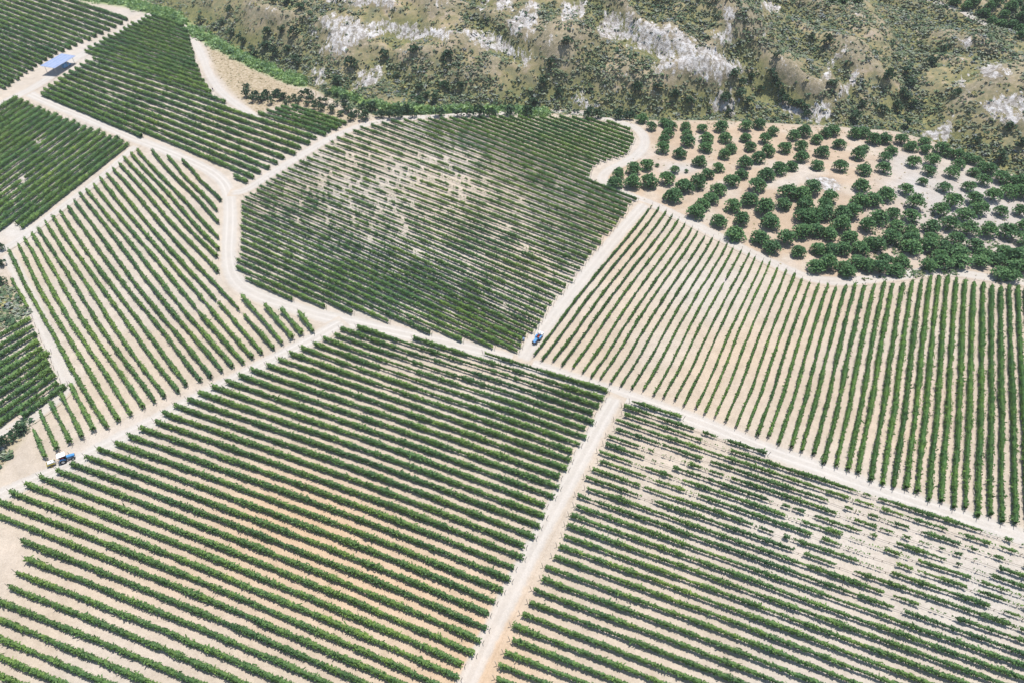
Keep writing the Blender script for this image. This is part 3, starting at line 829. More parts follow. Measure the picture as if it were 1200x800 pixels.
# ------------------------------------------------------------------ trees and bushes
def tube(pts, rad, k=7):
    pts = np.asarray(pts, float); n = len(pts)
    T = np.gradient(pts, axis=0); T /= np.linalg.norm(T, axis=1)[:, None]
    a = np.cross(T, [0.31, 0.87, 0.12]); a /= np.linalg.norm(a, axis=1)[:, None]; b = np.cross(T, a)
    an = np.linspace(0, 2 * np.pi, k, endpoint=False)
    V = pts[:, None] + (a[:, None] * np.cos(an)[:, None] + b[:, None] * np.sin(an)[:, None]) * np.asarray(rad)[:, None, None]
    return V.reshape(-1, 3), grid_faces(n, k, True)


def join(parts):
    V = []; Q = []; o = 0
    for v, q in parts:
        V.append(v); Q.append(q + o); o += len(v)
    return np.concatenate(V), np.concatenate(Q)


def clump_shell(c, r, n, leaf, squash=0.8):
    d = rng.normal(size=(n, 3)); d /= np.linalg.norm(d, axis=1)[:, None]
    d[:, 2] = np.where(d[:, 2] < -0.55, -d[:, 2], d[:, 2])
    rad = r * (0.72 + 0.36 * rng.random(n))
    C = c + d * rad[:, None] * np.array([1, 1, squash])
    return random_quads(C, leaf * (0.6 + 0.8 * rng.random(n)), np.ones(n) * 1.1)


def tree_meshes(r, h, nclump, leaf, dens, sparse=0.0, low=0.35, mat=None):
    """crown of leaf clumps on limbs; unit tree of crown radius r and height h"""
    parts = []; limbs = []
    t0 = h * 0.28
    limbs.append(tube([(0, 0, -0.3), (0.04, 0.02, t0 * 0.5), (0, 0.05, t0)], [0.2 * r / 2.6, 0.16 * r / 2.6, 0.13 * r / 2.6]))
    for k in range(nclump):
        a = 2 * np.pi * (k * 0.381966) + rng.normal() * 0.3
        q = math.sqrt((k + 0.4) / nclump)
        rr = r * 0.70 * q * (0.85 + 0.3 * rng.random())
        zc = h * (low + (0.80 - low) * (1 - q ** 2.8) + 0.10 * rng.normal() * 0.6) + (0.05 * h)
        if rng.random() < sparse: continue
        cr = r * (0.34 + 0.16 * rng.random())
        c = np.array([rr * math.cos(a), rr * math.sin(a), zc])
        parts.append(clump_shell(c, cr, int(dens * cr * cr * 10), leaf))
        if k % 2 == 0:
            limbs.append(tube([(0, 0.03, t0 * 0.9), c * [0.45, 0.45, 1] * [1, 1, 0.75] + [0, 0, 0.1], c], [0.09 * r / 2.6, 0.06 * r / 2.6, 0.03 * r / 2.6], 5))
    V, Q = join(parts); Vt, Qt = join(limbs)
    return np_mesh("crown", V, Q, mat), np_mesh("trunk", Vt, Qt, m_bark)


TREES = [tree_meshes(2.95, 3.7, 26, 0.44, 2.6, 0.06, 0.20, m_tree) for _ in range(10)]
SPARSE = [tree_meshes(2.95, 3.5, 23, 0.44, 2.3, 0.14, 0.30, m_tree) for _ in range(6)]
BUSHES = [tree_meshes(1.5, 2.0, 9, 0.40, 3.4, 0.08, 0.30, m_bush) for _ in range(5)]


def plant(name, kind, loc, scale, rz, label, cat, group, sz=1.0):
    r = empty(name, loc, rz); r.scale = (scale, scale, scale * sz)
    tag(r, label, cat, group)
    link("crown", kind[0], r); link("trunk", kind[1], r)
    return r


ORCHARD = [(752, 140), (763, 149), (778, 144), (785, 148), (782, 157), (777, 165), (776, 175), (803, 149), (804, 158), (805, 167), (796, 181), (822, 151), (827, 163), (826, 174), (819, 191), (757, 195),
           (742, 200), (724, 205), (720, 216), (741, 216), (760, 215), (781, 212), (788, 232), (801, 221), (817, 216), (828, 205), (841, 197), (848, 182), (856, 175), (844, 150), (849, 163), (873, 149), (889, 147), (873, 162),
           (878, 173), (905, 155), (895, 164), (899, 179), (887, 187), (872, 193), (868, 205), (856, 214), (841, 224), (832, 234), (822, 241), (814, 250), (858, 243), (868, 259), (877, 236), (841, 261), (860, 276), (886, 220),
           (897, 207), (912, 200), (926, 196), (918, 175), (929, 160), (895, 246), (901, 262), (889, 281), (917, 240), (920, 281), (941, 156), (956, 164), (966, 157), (975, 155), (982, 170), (1000, 158),
           (1010, 157), (1022, 165), (1035, 164), (1055, 165), (938, 172), (938, 186), (962, 180), (957, 195), (983, 197), (1004, 183), (1011, 201), (1007, 220), (1043, 177), (950, 223), (938, 229), (922, 228),
           (942, 242), (971, 233), (965, 242), (964, 252), (1021, 236), (1036, 230), (1006, 238), (997, 250), (985, 253), (940, 256), (952, 256), (904, 295), (939, 274), (954, 272), (970, 275), (984, 266),
           (994, 280), (1014, 266), (1018, 286), (1006, 296), (934, 299), (958, 296), (972, 298), (986, 296), (955, 317), (969, 314), (988, 316), (1002, 312), (1014, 316), (992, 323), (1066, 173), (1081, 167), (1083, 176),
           (1101, 176), (1109, 180), (1120, 183), (1131, 186), (1141, 189), (1122, 193), (1150, 197), (1159, 200), (1140, 202), (1171, 210), (1186, 215), (1196, 217), (1195, 228), (1028, 257), (1029, 319), (1047, 320), (1035, 309), (1054, 310), (1026, 292)]
ORCH_SPARSE = [(1036, 186), (1034, 199), (1069, 192), (1090, 190), (1087, 201), (1113, 204), (1105, 221), (1060, 224), (1134, 220), (1150, 213), (1161, 231), (1179, 227), (1114, 239), (1139, 236), (1144, 248), (1128, 255), (1099, 248), (1069, 240),
               (1065, 255), (1171, 249), (1194, 249), (1110, 265), (1089, 269), (1132, 271), (1117, 284), (1141, 289), (1155, 272), (1177, 274), (1197, 268), (1198, 283), (1044, 253), (1048, 266), (1065, 273), (1042, 280), (1066, 282),
               (1089, 281), (1065, 295), (1086, 293), (1104, 295), (1119, 302), (1098, 305), (1086, 316), (1101, 313), (1122, 311), (1149, 302), (1147, 311), (1165, 308), (1175, 302), (1186, 307), (1195, 316), (1186, 319),
               (1170, 325), (1183, 328), (1198, 304), (1215, 300), (1222, 270), (1218, 240), (1226, 315)]
SMALL = [(790, 199), (804, 199), (770, 192), (1012, 174), (1079, 213)]
CORNER = [(1117, 3), (1132, 9), (1140, 2), (1152, 17), (1159, 8), (1168, 3), (1175, 19), (1184, 9), (1190, 4), (1161, 26), (1172, 29), (1185, 30), (1194, 36), (1197, 21), (1201, 12), (1195, 43), (975, 1), (988, 1), (1004, 1), (1210, 26)]
LANDMARKS = [((758, 160), "the hairpin bend of the pale track"), ((795, 198), "the bare pale patch inside the orchard"), ((764, 238), "the corner where the tracks meet above the tractor"), ((968, 214), "the chalk ledge inside the orchard"),
             ((1068, 212), "the pale grey lane through the orchard"), ((955, 331), "the dip of the headland track below the orchard"), ((1100, 320), "the hump of the headland track"), ((1198, 240), "the right edge of the orchard"),
             ((870, 145), "the flat green below the scrub hill"), ((1140, 183), "the hedge under the tan hill slope"), ((850, 290), "the straight headland track above the slim rows"), ((905, 232), "the middle of the dense orchard"), ((1190, 325), "the far right end of the headland track"),
             ((1000, 156), "the grey wash under the dark cliff"), ((1060, 285), "the thin patch of the lower orchard"), ((880, 190), "the tree aisle left of centre"), ((1155, 270), "the pale clearing at the right")]


def landmark_labels(pts, marks, head):
    best = {}
    for i, (x, y) in enumerate(pts):
        d = [math.hypot(x - m[0][0], (y - m[0][1]) * 1.5) for m in marks]
        k = int(np.argmin(d)); best.setdefault(k, []).append((d[k], i))
    lab = {}
    words = ["closest", "second closest", "third closest", "fourth closest", "fifth closest", "sixth closest", "seventh closest", "eighth closest", "ninth closest", "tenth closest"]
    for k, l in best.items():
        for r, (_, i) in enumerate(sorted(l)):
            w = words[r] if r < 10 else f"{ordinal(r + 1)} closest"
            lab[i] = f"{head(i)}, {w} to {marks[k][1]}"
    return lab


allp = ORCHARD + ORCH_SPARSE + SMALL
nO, nS = len(ORCHARD), len(ORCH_SPARSE)
labs = landmark_labels(allp, LANDMARKS, lambda i: "round dark orchard tree" if i < nO else ("open crowned orchard tree" if i < nO + nS else "small young orchard tree"))
X, Y, Z = unproject([p[0] for p in allp], [p[1] + (3.5 if p[1] < 290 else 0.5) for p in allp], H, 0.0)
for i in range(len(allp)):
    px, py = allp[i]
    if i < nO:
        s = (0.84 if py > 285 else 0.96 if py > 205 else 0.84) * random.uniform(0.88, 1.12); kind = TREES[i % 10]
    elif i < nO + nS:
        s = random.uniform(0.80, 1.06); kind = SPARSE[i % 6]
    else:
        s = (0.62, 0.28, 0.3, 0.62, 0.62)[i - nO - nS]; kind = SPARSE[i % 6]
    plant("orchard_tree", kind, (X[i], Y[i], Z[i]), s, random.uniform(0, 6.28), labs[i], "tree", "orchard trees", random.uniform(0.9, 1.1))
X, Y, Z = unproject([p[0] for p in CORNER], [p[1] + 2.5 for p in CORNER], H)
cl = landmark_labels(CORNER, [((1110, 8), "the bend of the hilltop path in the corner grove"), ((1165, 35), "the lower edge of the corner grove"), ((1198, 8), "the top right corner of the photo"), ((988, 0), "the hilltop clearing above the scrub")], lambda i: "round dark tree")
for i in range(len(CORNER)):
    plant("orchard_tree", TREES[i % 5], (X[i], Y[i], Z[i]), random.uniform(0.72, 0.9), random.uniform(0, 6.28), cl[i], "tree", "hilltop grove trees")

BUSH = [(320, 3), (337, 4), (352, 10), (314, 39), (330, 37), (345, 41), (312, 56), (350, 75), (412, 76), (452, 67), (465, 89), (396, 97), (492, 104), (521, 102), (541, 102), (500, 112), (510, 117), (491, 120), (332, 115), (322, 112),
        (354, 111), (310, 115), (360, 122), (370, 122), (382, 120), (395, 122), (409, 131), (437, 129), (447, 136), (430, 137), (484, 136), (515, 135), (550, 134), (562, 135), (485, 61), (525, 66), (236, 26), (261, 27), (270, 14), (280, 44),
        (272, 40), (285, 50), (295, 58), (625, 120), (636, 100), (655, 107), (690, 137), (664, 51), (725, 137), (738, 138), (854, 134), (807, 120), (645, 75), (850, 117), (1062, 147), (1142, 167), (1169, 187), (1062, 115), (1089, 75), (1065, 100),
        (950, 45), (967, 52), (910, 66), (1032, 130), (1010, 124), (300, 68), (322, 64), (338, 58), (326, 110), (345, 116), (576, 134), (598, 133), (618, 134), (470, 136), (536, 135), (340, 117), (290, 112), (346, 70), (700, 136), (880, 92), (890, 105),
        (2, 285), (3, 303), (3, 323), (4, 514), (16, 505), (28, 496), (395, 112), (386, 112), (404, 118), (868, 100), (860, 90), (975, 100), (1040, 92), (1060, 85), (1105, 60), (1180, 150), (1196, 170), (1120, 110), (1000, 140),
        (904, 88), (907, 96), (911, 104), (914, 112), (917, 121), (925, 123), (934, 125), (943, 128), (945, 136), (296, 118), (318, 120), (336, 122), (366, 117), (378, 128), (400, 134), (418, 134), (290, 104), (1063, 93), (1058, 108), (1070, 122), (1050, 128), (868, 112), (876, 122), (790, 112), (770, 104), (745, 108),  # leading run of bushes is added to imitate the cliff's shadowed strip
        (300, 114), (306, 118), (313, 113), (327, 116), (333, 113), (349, 120), (353, 116), (362, 112), (368, 126), (375, 119), (390, 130), (405, 128), (413, 139), (424, 127), (426, 140), (455, 134), (462, 138), (478, 133)]
BM = [((400, 128), "the gully above the central field"), ((345, 108), "the foot of the dry grass bank"), ((340, 30), "the scrub slope over the green reeds"), ((285, 45), "the bend of the green reed band"), ((430, 92), "the small chalk scar on the hill"), ((505, 108), "the brown slope above the field"),
      ((520, 136), "the top edge of the central field"), ((500, 55), "the chalk band on the upper hill"), ((640, 100), "the saddle of the scrub ridge"), ((700, 138), "the far corner of the central field"), ((820, 115), "the foot of the big chalk face"), ((910, 80), "the shadowed cliff edge"), ((1060, 110), "the wooded gully on the right hill"),
      ((1150, 165), "the tan slope at the right"), ((0, 300), "the vineyard gate at the left edge"), ((10, 508), "the dirt bank behind the trailer"), ((960, 50), "the white streak on the right hill"), ((330, 60), "the dark thicket on the hillside"), ((600, 134), "the path along the field top")]
lb = landmark_labels(BUSH, BM, lambda i: "dark green bush")
X, Y, Z = unproject([p[0] for p in BUSH], [p[1] + (2.2 if p[1] < 200 else 9) for p in BUSH], H)
for i, (px, py) in enumerate(BUSH):
    s = (random.uniform(1.1, 1.8) if not (280 < px < 420 and py > 100) else random.uniform(0.9, 1.35)) if py < 200 else random.uniform(0.95, 1.25)
    plant("bush", BUSHES[i % 5], (X[i], Y[i], Z[i]), s, random.uniform(0, 6.28), lb[i], "bush", "dark bushes", random.uniform(0.85, 1.25))

# ------------------------------------------------------------------ scrub, grass and reeds nobody could count
m_scrub, nt, out = new_mat("scrub_leaves")
a_ = attr(nt, "tone", True)
geo = N(nt, "ShaderNodeNewGeometry")
c = mixc(nt, 1.0, a_, ramp(nt, geo.outputs["Random Per Island"], [(0, (0.65, 0.68, 0.68)), (1, (1.3, 1.28, 1.2))]), 'MULTIPLY')
principled(nt, out, c, 0.85, spec=0.1)


def clumps(name, cx, cy, rad, tone, leaves, leaf, squash, mat, up=0.0):
    n = len(cx); z = H(cx, cy)
    rep = np.repeat(np.arange(n), leaves); m = len(rep)
    d = rng.normal(size=(m, 3)); d /= np.linalg.norm(d, axis=1)[:, None]; d[:, 2] = np.abs(d[:, 2])
    C = np.stack([cx[rep], cy[rep], z[rep]], 1) + d * (rad[rep] * (0.55 + 0.5 * rng.random(m)))[:, None] * np.array([1, 1, squash])
    V, Q = random_quads(C, leaf * (0.6 + 0.8 * rng.random(m)) * (0.5 + 0.5 * rad[rep]), np.ones(m) * (1 + up), up * 2, 1.3 if up < 0.3 else 0.1)
    me = np_mesh(name, V, Q, mat)
    if tone is not None: set_col(me, "tone", np.repeat(tone[rep], 4, axis=0))
    return tag(link(name, me), kind="stuff")


n = 250000
cx = rng.uniform(-330, 330, n); cy = rng.uniform(200, 520, n)
HD = Grid(hd); WR = Grid(w_rock); WG = Grid(w_green); WD = Grid(w_dry)
HO = Grid(HOLLOW); dn = fbm(cx / 16, cy / 16, 71, 3) + 0.13 * HO(cx, cy); dn2 = fbm(cx / 45, cy / 45, 72, 2)
keep = (HD(cx, cy) > 3) & (rng.random(n) < sstep(0.40, 0.58, 0.6 * dn + 0.4 * dn2) * 0.9 + 0.17) & (WR(cx, cy) < 0.35 + 0.5 * (rng.random(n) < 0.12)) & (WG(cx, cy) < 0.4) & (WD(cx, cy) < 0.4)
qx, qy = project(cx, cy, H(cx, cy))
keep &= (qx > -160) & (qx < 1360) & (qy > -40)
cx, cy = cx[keep], cy[keep]
for poly, k in ((LEFTGRASS, 420), (LEFTBANK, 380)):
    ax_, ay_ = rng.uniform(-80, 40, k * 4), rng.uniform(min(q[1] for q in poly), max(q[1] for q in poly), k * 4)
    ok = inside(ax_, ay_, poly) & (fbm(ax_ / 14, ay_ / 10, 95, 2) > 0.46)
    bx, by, _ = unproject(ax_[ok], ay_[ok], H)
    cx = np.concatenate([cx, bx]); cy = np.concatenate([cy, by])
n = len(cx)
tones = np.array([(0.17, 0.205, 0.135), (0.22, 0.25, 0.195), (0.145, 0.19, 0.105), (0.06, 0.105, 0.06), (0.27, 0.24, 0.175), (0.27, 0.25, 0.11), (0.20, 0.22, 0.22)])
ti = rng.choice(7, n, p=[.28, .19, .24, .10, .06, .05, .08])
rad = 0.4 + 1.3 * rng.random(n) ** 2.6 + 0.7 * (ti == 3) * rng.random(n)
clumps("scrub", cx, cy, rad, tones[ti], 10, 0.55, 0.5, m_scrub)
print("scrub", n)
# reeds along the green band
cxs, cys = [], []
for pl, w in GREENS:
    p, _ = resample(np.array(pl, float), 1.0)
    for k in range(16 if w > 5 else 9):
        o = rng.normal(size=p.shape) * w * 0.40
        q = p + o
        x, y, _ = unproject(q[:, 0], q[:, 1], H); cxs.append(x); cys.append(y)
cx = np.concatenate(cxs); cy = np.concatenate(cys)
ok = rng.random(len(cx)) < sstep(0.3, 0.6, fbm(cx / 5, cy / 5, 77, 2)) * 0.9 + 0.1
cx, cy = cx[ok], cy[ok]
clumps("reeds", cx, cy, 0.6 + 1.3 * rng.random(len(cx)) ** 2, None, 14, 0.42, 1.2, m_reed, 0.7)
# dry grass and small weeds on banks and orchard margins
n = 30000
cx = rng.uniform(-190, 240, n); cy = rng.uniform(90, 330, n)
band = (np.abs(HD(cx, cy)) < 6) | (WD(cx, cy) > 0.35)
WO = Grid(w_or)
band |= (WO(cx, cy) > 0.5) & (rng.random(n) < 0.10)
band &= (WG(cx, cy) < 0.6)
cx, cy = cx[band], cy[band]; n = len(cx)
tones = np.array([(0.36, 0.29, 0.18), (0.32, 0.27, 0.14), (0.24, 0.23, 0.12), (0.42, 0.34, 0.23), (0.17, 0.19, 0.10)])
ti = rng.choice(5, n, p=[.3, .22, .16, .22, .1])
clumps("dry_grass", cx, cy, 0.16 + 0.3 * rng.random(n), tones[ti], 7, 0.34, 0.6, m_scrub, 0.2)
print("grass", n)
n = 9000
px_ = rng.uniform(1010, 1260, n); py_ = rng.uniform(225, 332, n)
ww = np.exp(-(((px_ - 1150) / 90) ** 2 + ((py_ - 312) / 22) ** 2)) + 0.8 * np.exp(-(((px_ - 1075) / 45) ** 2 + ((py_ - 285) / 25) ** 2))
ok = (rng.random(n) < ww * 0.8) & inside(px_, py_, ORCH)
cx, cy, _ = unproject(px_[ok], py_[ok], H); n = len(cx)
ok = fbm(cx / 4, cy / 4, 91, 2) > 0.45
cx, cy = cx[ok], cy[ok]; n = len(cx)
tones = np.array([(0.10, 0.16, 0.075), (0.15, 0.20, 0.11), (0.20, 0.21, 0.12), (0.07, 0.12, 0.06)])
clumps("undergrowth", cx, cy, 0.35 + 0.6 * rng.random(n) ** 2, tones[rng.choice(4, n)], 9, 0.45, 0.7, m_scrub)

# ------------------------------------------------------------------ made things
m_blue = simple_mat("blue_paint", (0.07, 0.26, 0.54), 0.35, var=0.1, spec=0.5)
m_white = simple_mat("white_paint", (0.78, 0.79, 0.80), 0.4, var=0.05, spec=0.5)
m_dark = simple_mat("black_rubber", (0.025, 0.025, 0.027), 0.8)
m_grey = simple_mat("grey_metal", (0.32, 0.33, 0.35), 0.45, 0.6)
m_red = simple_mat("red_cloth", (0.50, 0.07, 0.05), 0.8)
m_yellow = simple_mat("yellow_paint", (0.55, 0.42, 0.05), 0.5)
m_skin = simple_mat("skin", (0.42, 0.25, 0.17), 0.6)
m_navy = simple_mat("navy_cloth", (0.02, 0.035, 0.11), 0.85)
m_denim = simple_mat("pale_trousers", (0.28, 0.33, 0.42), 0.85)
m_glass = simple_mat("dark_glass", (0.03, 0.045, 0.055), 0.08, spec=0.6)
m_drum = simple_mat("blue_plastic", (0.16, 0.26, 0.45), 0.5)

m_panel, nt, out = new_mat("solar_panel")
tc = N(nt, "ShaderNodeTexCoord").outputs["Object"]
br = N(nt, "ShaderNodeTexBrick"); br.offset = 0.0; br.squash = 1.0
br.inputs["Color1"].default_value = (0.24, 0.30, 0.47, 1); br.inputs["Color2"].default_value = (0.27, 0.33, 0.50, 1); br.inputs["Mortar"].default_value = (0.62, 0.66, 0.74, 1)
br.inputs["Scale"].default_value = 1.0; br.inputs["Mortar Size"].default_value = 0.035; br.inputs["Brick Width"].default_value = 1.02; br.inputs["Row Height"].default_value = 1.68
nt.links.new(tc, br.inputs["Vector"])
principled(nt, out, br.outputs["Color"], 0.22, spec=0.7)

import bmesh


def bm_box(bm, c, s, rot=None, bevel=0.0):
    r = bmesh.ops.create_cube(bm, size=1.0)
    vs = r["verts"]
    for v in vs: v.co = Vector((v.co.x * s[0], v.co.y * s[1], v.co.z * s[2]))
    if rot is not None:
        from mathutils import Euler
        mt = Euler(rot).to_matrix()
        for v in vs: v.co = mt @ v.co
    for v in vs: v.co += Vector(c)
    if bevel > 0:
        es = list({e for v in vs for e in v.link_edges})
        bmesh.ops.bevel(bm, geom=es, offset=bevel, segments=2, affect='EDGES', profile=0.6)


def bm_cyl(bm, a, b, r1, r2=None, seg=16, caps=True):
    a = Vector(a); b = Vector(b); d = b - a
    r = bmesh.ops.create_cone(bm, cap_ends=caps, segments=seg, radius1=r1, radius2=r1 if r2 is None else r2, depth=d.length)
    q = Vector((0, 0, 1)).rotation_difference(d)
    for v in r["verts"]: v.co = q @ v.co + (a + b) * 0.5


def bm_prism(bm, prof, y0, y1, bevel=0.0):
    """side outline (x, z) given a width along y"""
    a = [bm.verts.new((x, y0, z)) for x, z in prof]; b = [bm.verts.new((x, y1, z)) for x, z in prof]
    n = len(prof)
    bm.faces.new(a); bm.faces.new(b[::-1])
    for i in range(n): bm.faces.new((a[i], b[i], b[(i + 1) % n], a[(i + 1) % n]))
    bmesh.ops.recalc_face_normals(bm, faces=bm.faces[:])
    if bevel:
        bmesh.ops.bevel(bm, geom=[e for e in bm.edges], offset=bevel, segments=2, affect='EDGES')


def part(name, parent, mat, fn, loc=(0, 0, 0), smooth=False):
    bm = bmesh.new(); fn(bm)
    me = bpy.data.meshes.new(name); bm.to_mesh(me); bm.free()
    me.materials.append(mat)
    if smooth:
        for p in me.polygons: p.use_smooth = True
    o = link(name, me, parent); o.location = loc
    return o


def wheel(parent, name, x, y, r, w, rim_mat):
    def tyre(bm):
        prof = [(r * 0.55, -w / 2), (r * 0.88, -w / 2), (r, -w * 0.36), (r, w * 0.36), (r * 0.88, w / 2), (r * 0.55, w / 2)]
        seg = 28; ring = []
        for k in range(seg):
            a = 2 * math.pi * k / seg
            lug = 1.0 + (0.035 if k % 2 else 0)
            ring.append([bm.verts.new((q * lug * math.cos(a) if i in (2, 3) else q * math.cos(a), t, q * lug * math.sin(a) if i in (2, 3) else q * math.sin(a))) for i, (q, t) in enumerate(prof)])
        for k in range(seg):
            A, B = ring[k], ring[(k + 1) % seg]
            for i in range(len(prof)): bm.faces.new((A[i], A[(i + 1) % len(prof)], B[(i + 1) % len(prof)], B[i]))
    t = part(name, parent, m_dark, tyre, (x, y, r))
    def rim(bm):
        bm_cyl(bm, (0, -w * 0.36, 0), (0, w * 0.36, 0), r * 0.56, seg=20)
        bm_cyl(bm, (0, -w * 0.46, 0), (0, w * 0.46, 0), r * 0.16, seg=12)
    part("rim", t, rim_mat, rim)
    return t


def at(px, py):
    x, y, z = unproject([px], [py], H)
    return float(x[0]), float(y[0]), float(z[0])


def heading(a, b):
    A = at(*a); B = at(*b)
    return math.atan2(B[1] - A[1], B[0] - A[0])


def tractor(px, py, rz, label, canopy, tank):
    """compact vineyard tractor; +x is forward"""
    t = empty("tractor", at(px, py), rz)
    tag(t, label, "tractor", "blue tractors"); t.scale = (0.9, 0.9, 0.9)
    part("chassis", t, m_grey, lambda bm: (bm_box(bm, (0.15, 0, 0.62), (2.9, 0.46, 0.36), bevel=0.03), bm_box(bm, (1.35, 0, 0.45), (0.14, 1.15, 0.12)), bm_box(bm, (-0.75, 0, 0.62), (0.3, 1.2, 0.26))))
    h = part("hood", t, m_blue, lambda bm: bm_prism(bm, [(0.25, 0.8), (1.9, 0.78), (1.97, 0.95), (1.9, 1.22), (1.3, 1.34), (0.25, 1.42)], -0.38, 0.38, 0.05))
    part("grille", h, m_dark, lambda bm: bm_box(bm, (1.955, 0, 1.0), (0.05, 0.5, 0.3)))
    for s in (-1, 1):
        part("headlight", h, m_white, lambda bm: bm_cyl(bm, (1.93, s * 0.27, 1.17), (1.985, s * 0.27, 1.17), 0.07, seg=12))
    part("exhaust_pipe", t, m_dark, lambda bm: bm_cyl(bm, (0.9, 0.44, 1.15), (0.9, 0.44, 2.0), 0.045, seg=10))
    part("dashboard", t, m_dark, lambda bm: bm_box(bm, (0.2, 0, 1.3), (0.14, 0.62, 0.42), bevel=0.03))
    st = part("steering_wheel", t, m_dark, lambda bm: (bm_cyl(bm, (0.1, 0, 1.4), (-0.06, 0, 1.56), 0.022, seg=8), bm_cyl(bm, (-0.05, 0, 1.55), (-0.075, 0, 1.58), 0.2, seg=18)))
    part("seat", t, m_red, lambda bm: (bm_box(bm, (-0.62, 0, 1.13), (0.5, 0.5, 0.14), bevel=0.04), bm_box(bm, (-0.88, 0, 1.42), (0.14, 0.48, 0.55), (0, -0.15, 0), bevel=0.04)))
    part("footplate", t, m_dark, lambda bm: bm_box(bm, (-0.2, 0, 0.78), (0.8, 1.1, 0.05)))
    for s in (-1, 1):
        def fender(bm, s=s):
            prof = []
            for k in range(9):
                a = math.radians(20 + k * 17.5); prof.append((-0.75 + 0.80 * math.cos(a), 0.66 + 0.80 * math.sin(a)))
            for k in range(8, -1, -1):
                a = math.radians(20 + k * 17.5); prof.append((-0.75 + 0.745 * math.cos(a), 0.66 + 0.745 * math.sin(a)))
            y0, y1 = sorted((s * 0.42, s * 0.86))
            bm_prism(bm, prof, y0, y1)
        part("fender", t, m_blue, fender)
        wheel(t, "rear_wheel", -0.75, s * 0.68, 0.66, 0.38, m_white)
        wheel(t, "front_wheel", 1.35, s * 0.60, 0.42, 0.26, m_white)
    if canopy:
        part("roof", t, m_white, lambda bm: bm_box(bm, (-0.55, 0, 2.38), (1.75, 1.5, 0.13), bevel=0.05))
        for x in (-1.2, 0.12):
            for s in (-1, 1):
                part("roof_post", t, m_dark, lambda bm: bm_cyl(bm, (x, s * 0.52, 1.0), (x, s * 0.6, 2.33), 0.035, seg=8))
    else:
        part("roll_bar", t, m_dark, lambda bm: (bm_cyl(bm, (-1.05, -0.5, 1.0), (-1.08, -0.5, 2.2), 0.04, seg=8), bm_cyl(bm, (-1.05, 0.5, 1.0), (-1.08, 0.5, 2.2), 0.04, seg=8), bm_cyl(bm, (-1.08, -0.53, 2.2), (-1.08, 0.53, 2.2), 0.04, seg=8)))
    if tank:
        tk = part("spray_tank", t, m_white, lambda bm: bm_box(bm, (-1.98, 0, 1.15), (1.15, 1.35, 1.05), bevel=0.22), smooth=False)
        part("tank_lid", tk, m_drum, lambda bm: bm_cyl(bm, (-1.98, 0, 1.67), (-1.98, 0, 1.75), 0.22, seg=16))
        part("spray_fan", tk, m_blue, lambda bm: (bm_cyl(bm, (-2.5, 0, 0.9), (-2.85, 0, 0.9), 0.5, seg=20), bm_cyl(bm, (-2.85, 0, 0.9), (-2.9, 0, 0.9), 0.34, seg=16)))
        part("tank_frame", t, m_grey, lambda bm: (bm_box(bm, (-1.75, 0, 0.58), (1.6, 0.9, 0.1)), bm_box(bm, (-1.3, 0, 0.75), (0.1, 0.9, 0.5))))
    return t


rz1 = heading((67, 541), (88, 533))
tractor(79, 539, rz1, "blue tractor with white canopy roof parked by the short vine rows at the left", True, False)
rz2 = heading((637, 390), (625, 404))
tractor(629.5, 399.5, rz2, "blue tractor with red seat and white spray tank on the track beside the central field", False, True)

tr = empty("trailer", at(61.5, 544.5), rz1)
tr.scale = (0.85, 0.85, 0.85); tag(tr, "small farm trailer with white load and yellow side boards behind the left blue tractor", "trailer")
part("trailer_bed", tr, m_grey, lambda bm: (bm_box(bm, (0, 0, 0.62), (1.9, 1.25, 0.1)), bm_box(bm, (1.25, 0, 0.55), (0.9, 0.1, 0.1))))
for s in (-1, 1):
    part("side_board", tr, m_yellow, lambda bm: bm_box(bm, (0, s * 0.63, 0.85), (1.9, 0.05, 0.36), bevel=0.012))
part("tail_board", tr, m_yellow, lambda bm: bm_box(bm, (-0.97, 0, 0.85), (0.05, 1.2, 0.36), bevel=0.012))
for s in (-1, 1): wheel(tr, "wheel", -0.1, s * 0.74, 0.34, 0.2, m_yellow)
ld = at(61.5, 544.5)
tank = empty("water_tank", (ld[0], ld[1], ld[2] + 0.57), rz1); tank.scale = (0.8, 0.8, 0.62)
tag(tank, "white water tank riding on the small farm trailer", "tank")
part("tank_body", tank, m_white, lambda bm: bm_box(bm, (0, 0, 0.46), (1.5, 1.05, 0.9), bevel=0.15))
part("tank_cap", tank, m_dark, lambda bm: bm_cyl(bm, (0.2, 0, 0.9), (0.2, 0, 0.99), 0.16, seg=14))

dr = at(613.5, 399.5)
drum = empty("drum", dr); tag(drum, "small grey blue plastic drum at a row end beside the tractor", "drum")
def _drum(bm):
    for k, (z0, z1, r) in enumerate([(0, 0.32, .30), (0.32, 0.36, .325), (0.36, 0.62, .30), (0.62, 0.66, .325), (0.66, 0.95, .30)]): bm_cyl(bm, (0, 0, z0), (0, 0, z1), r, seg=20)
part("barrel", drum, m_drum, _drum)
part("bung_cap", drum, m_white, lambda bm: bm_cyl(bm, (0.15, 0, 0.95), (0.15, 0, 0.985), 0.05, seg=10))

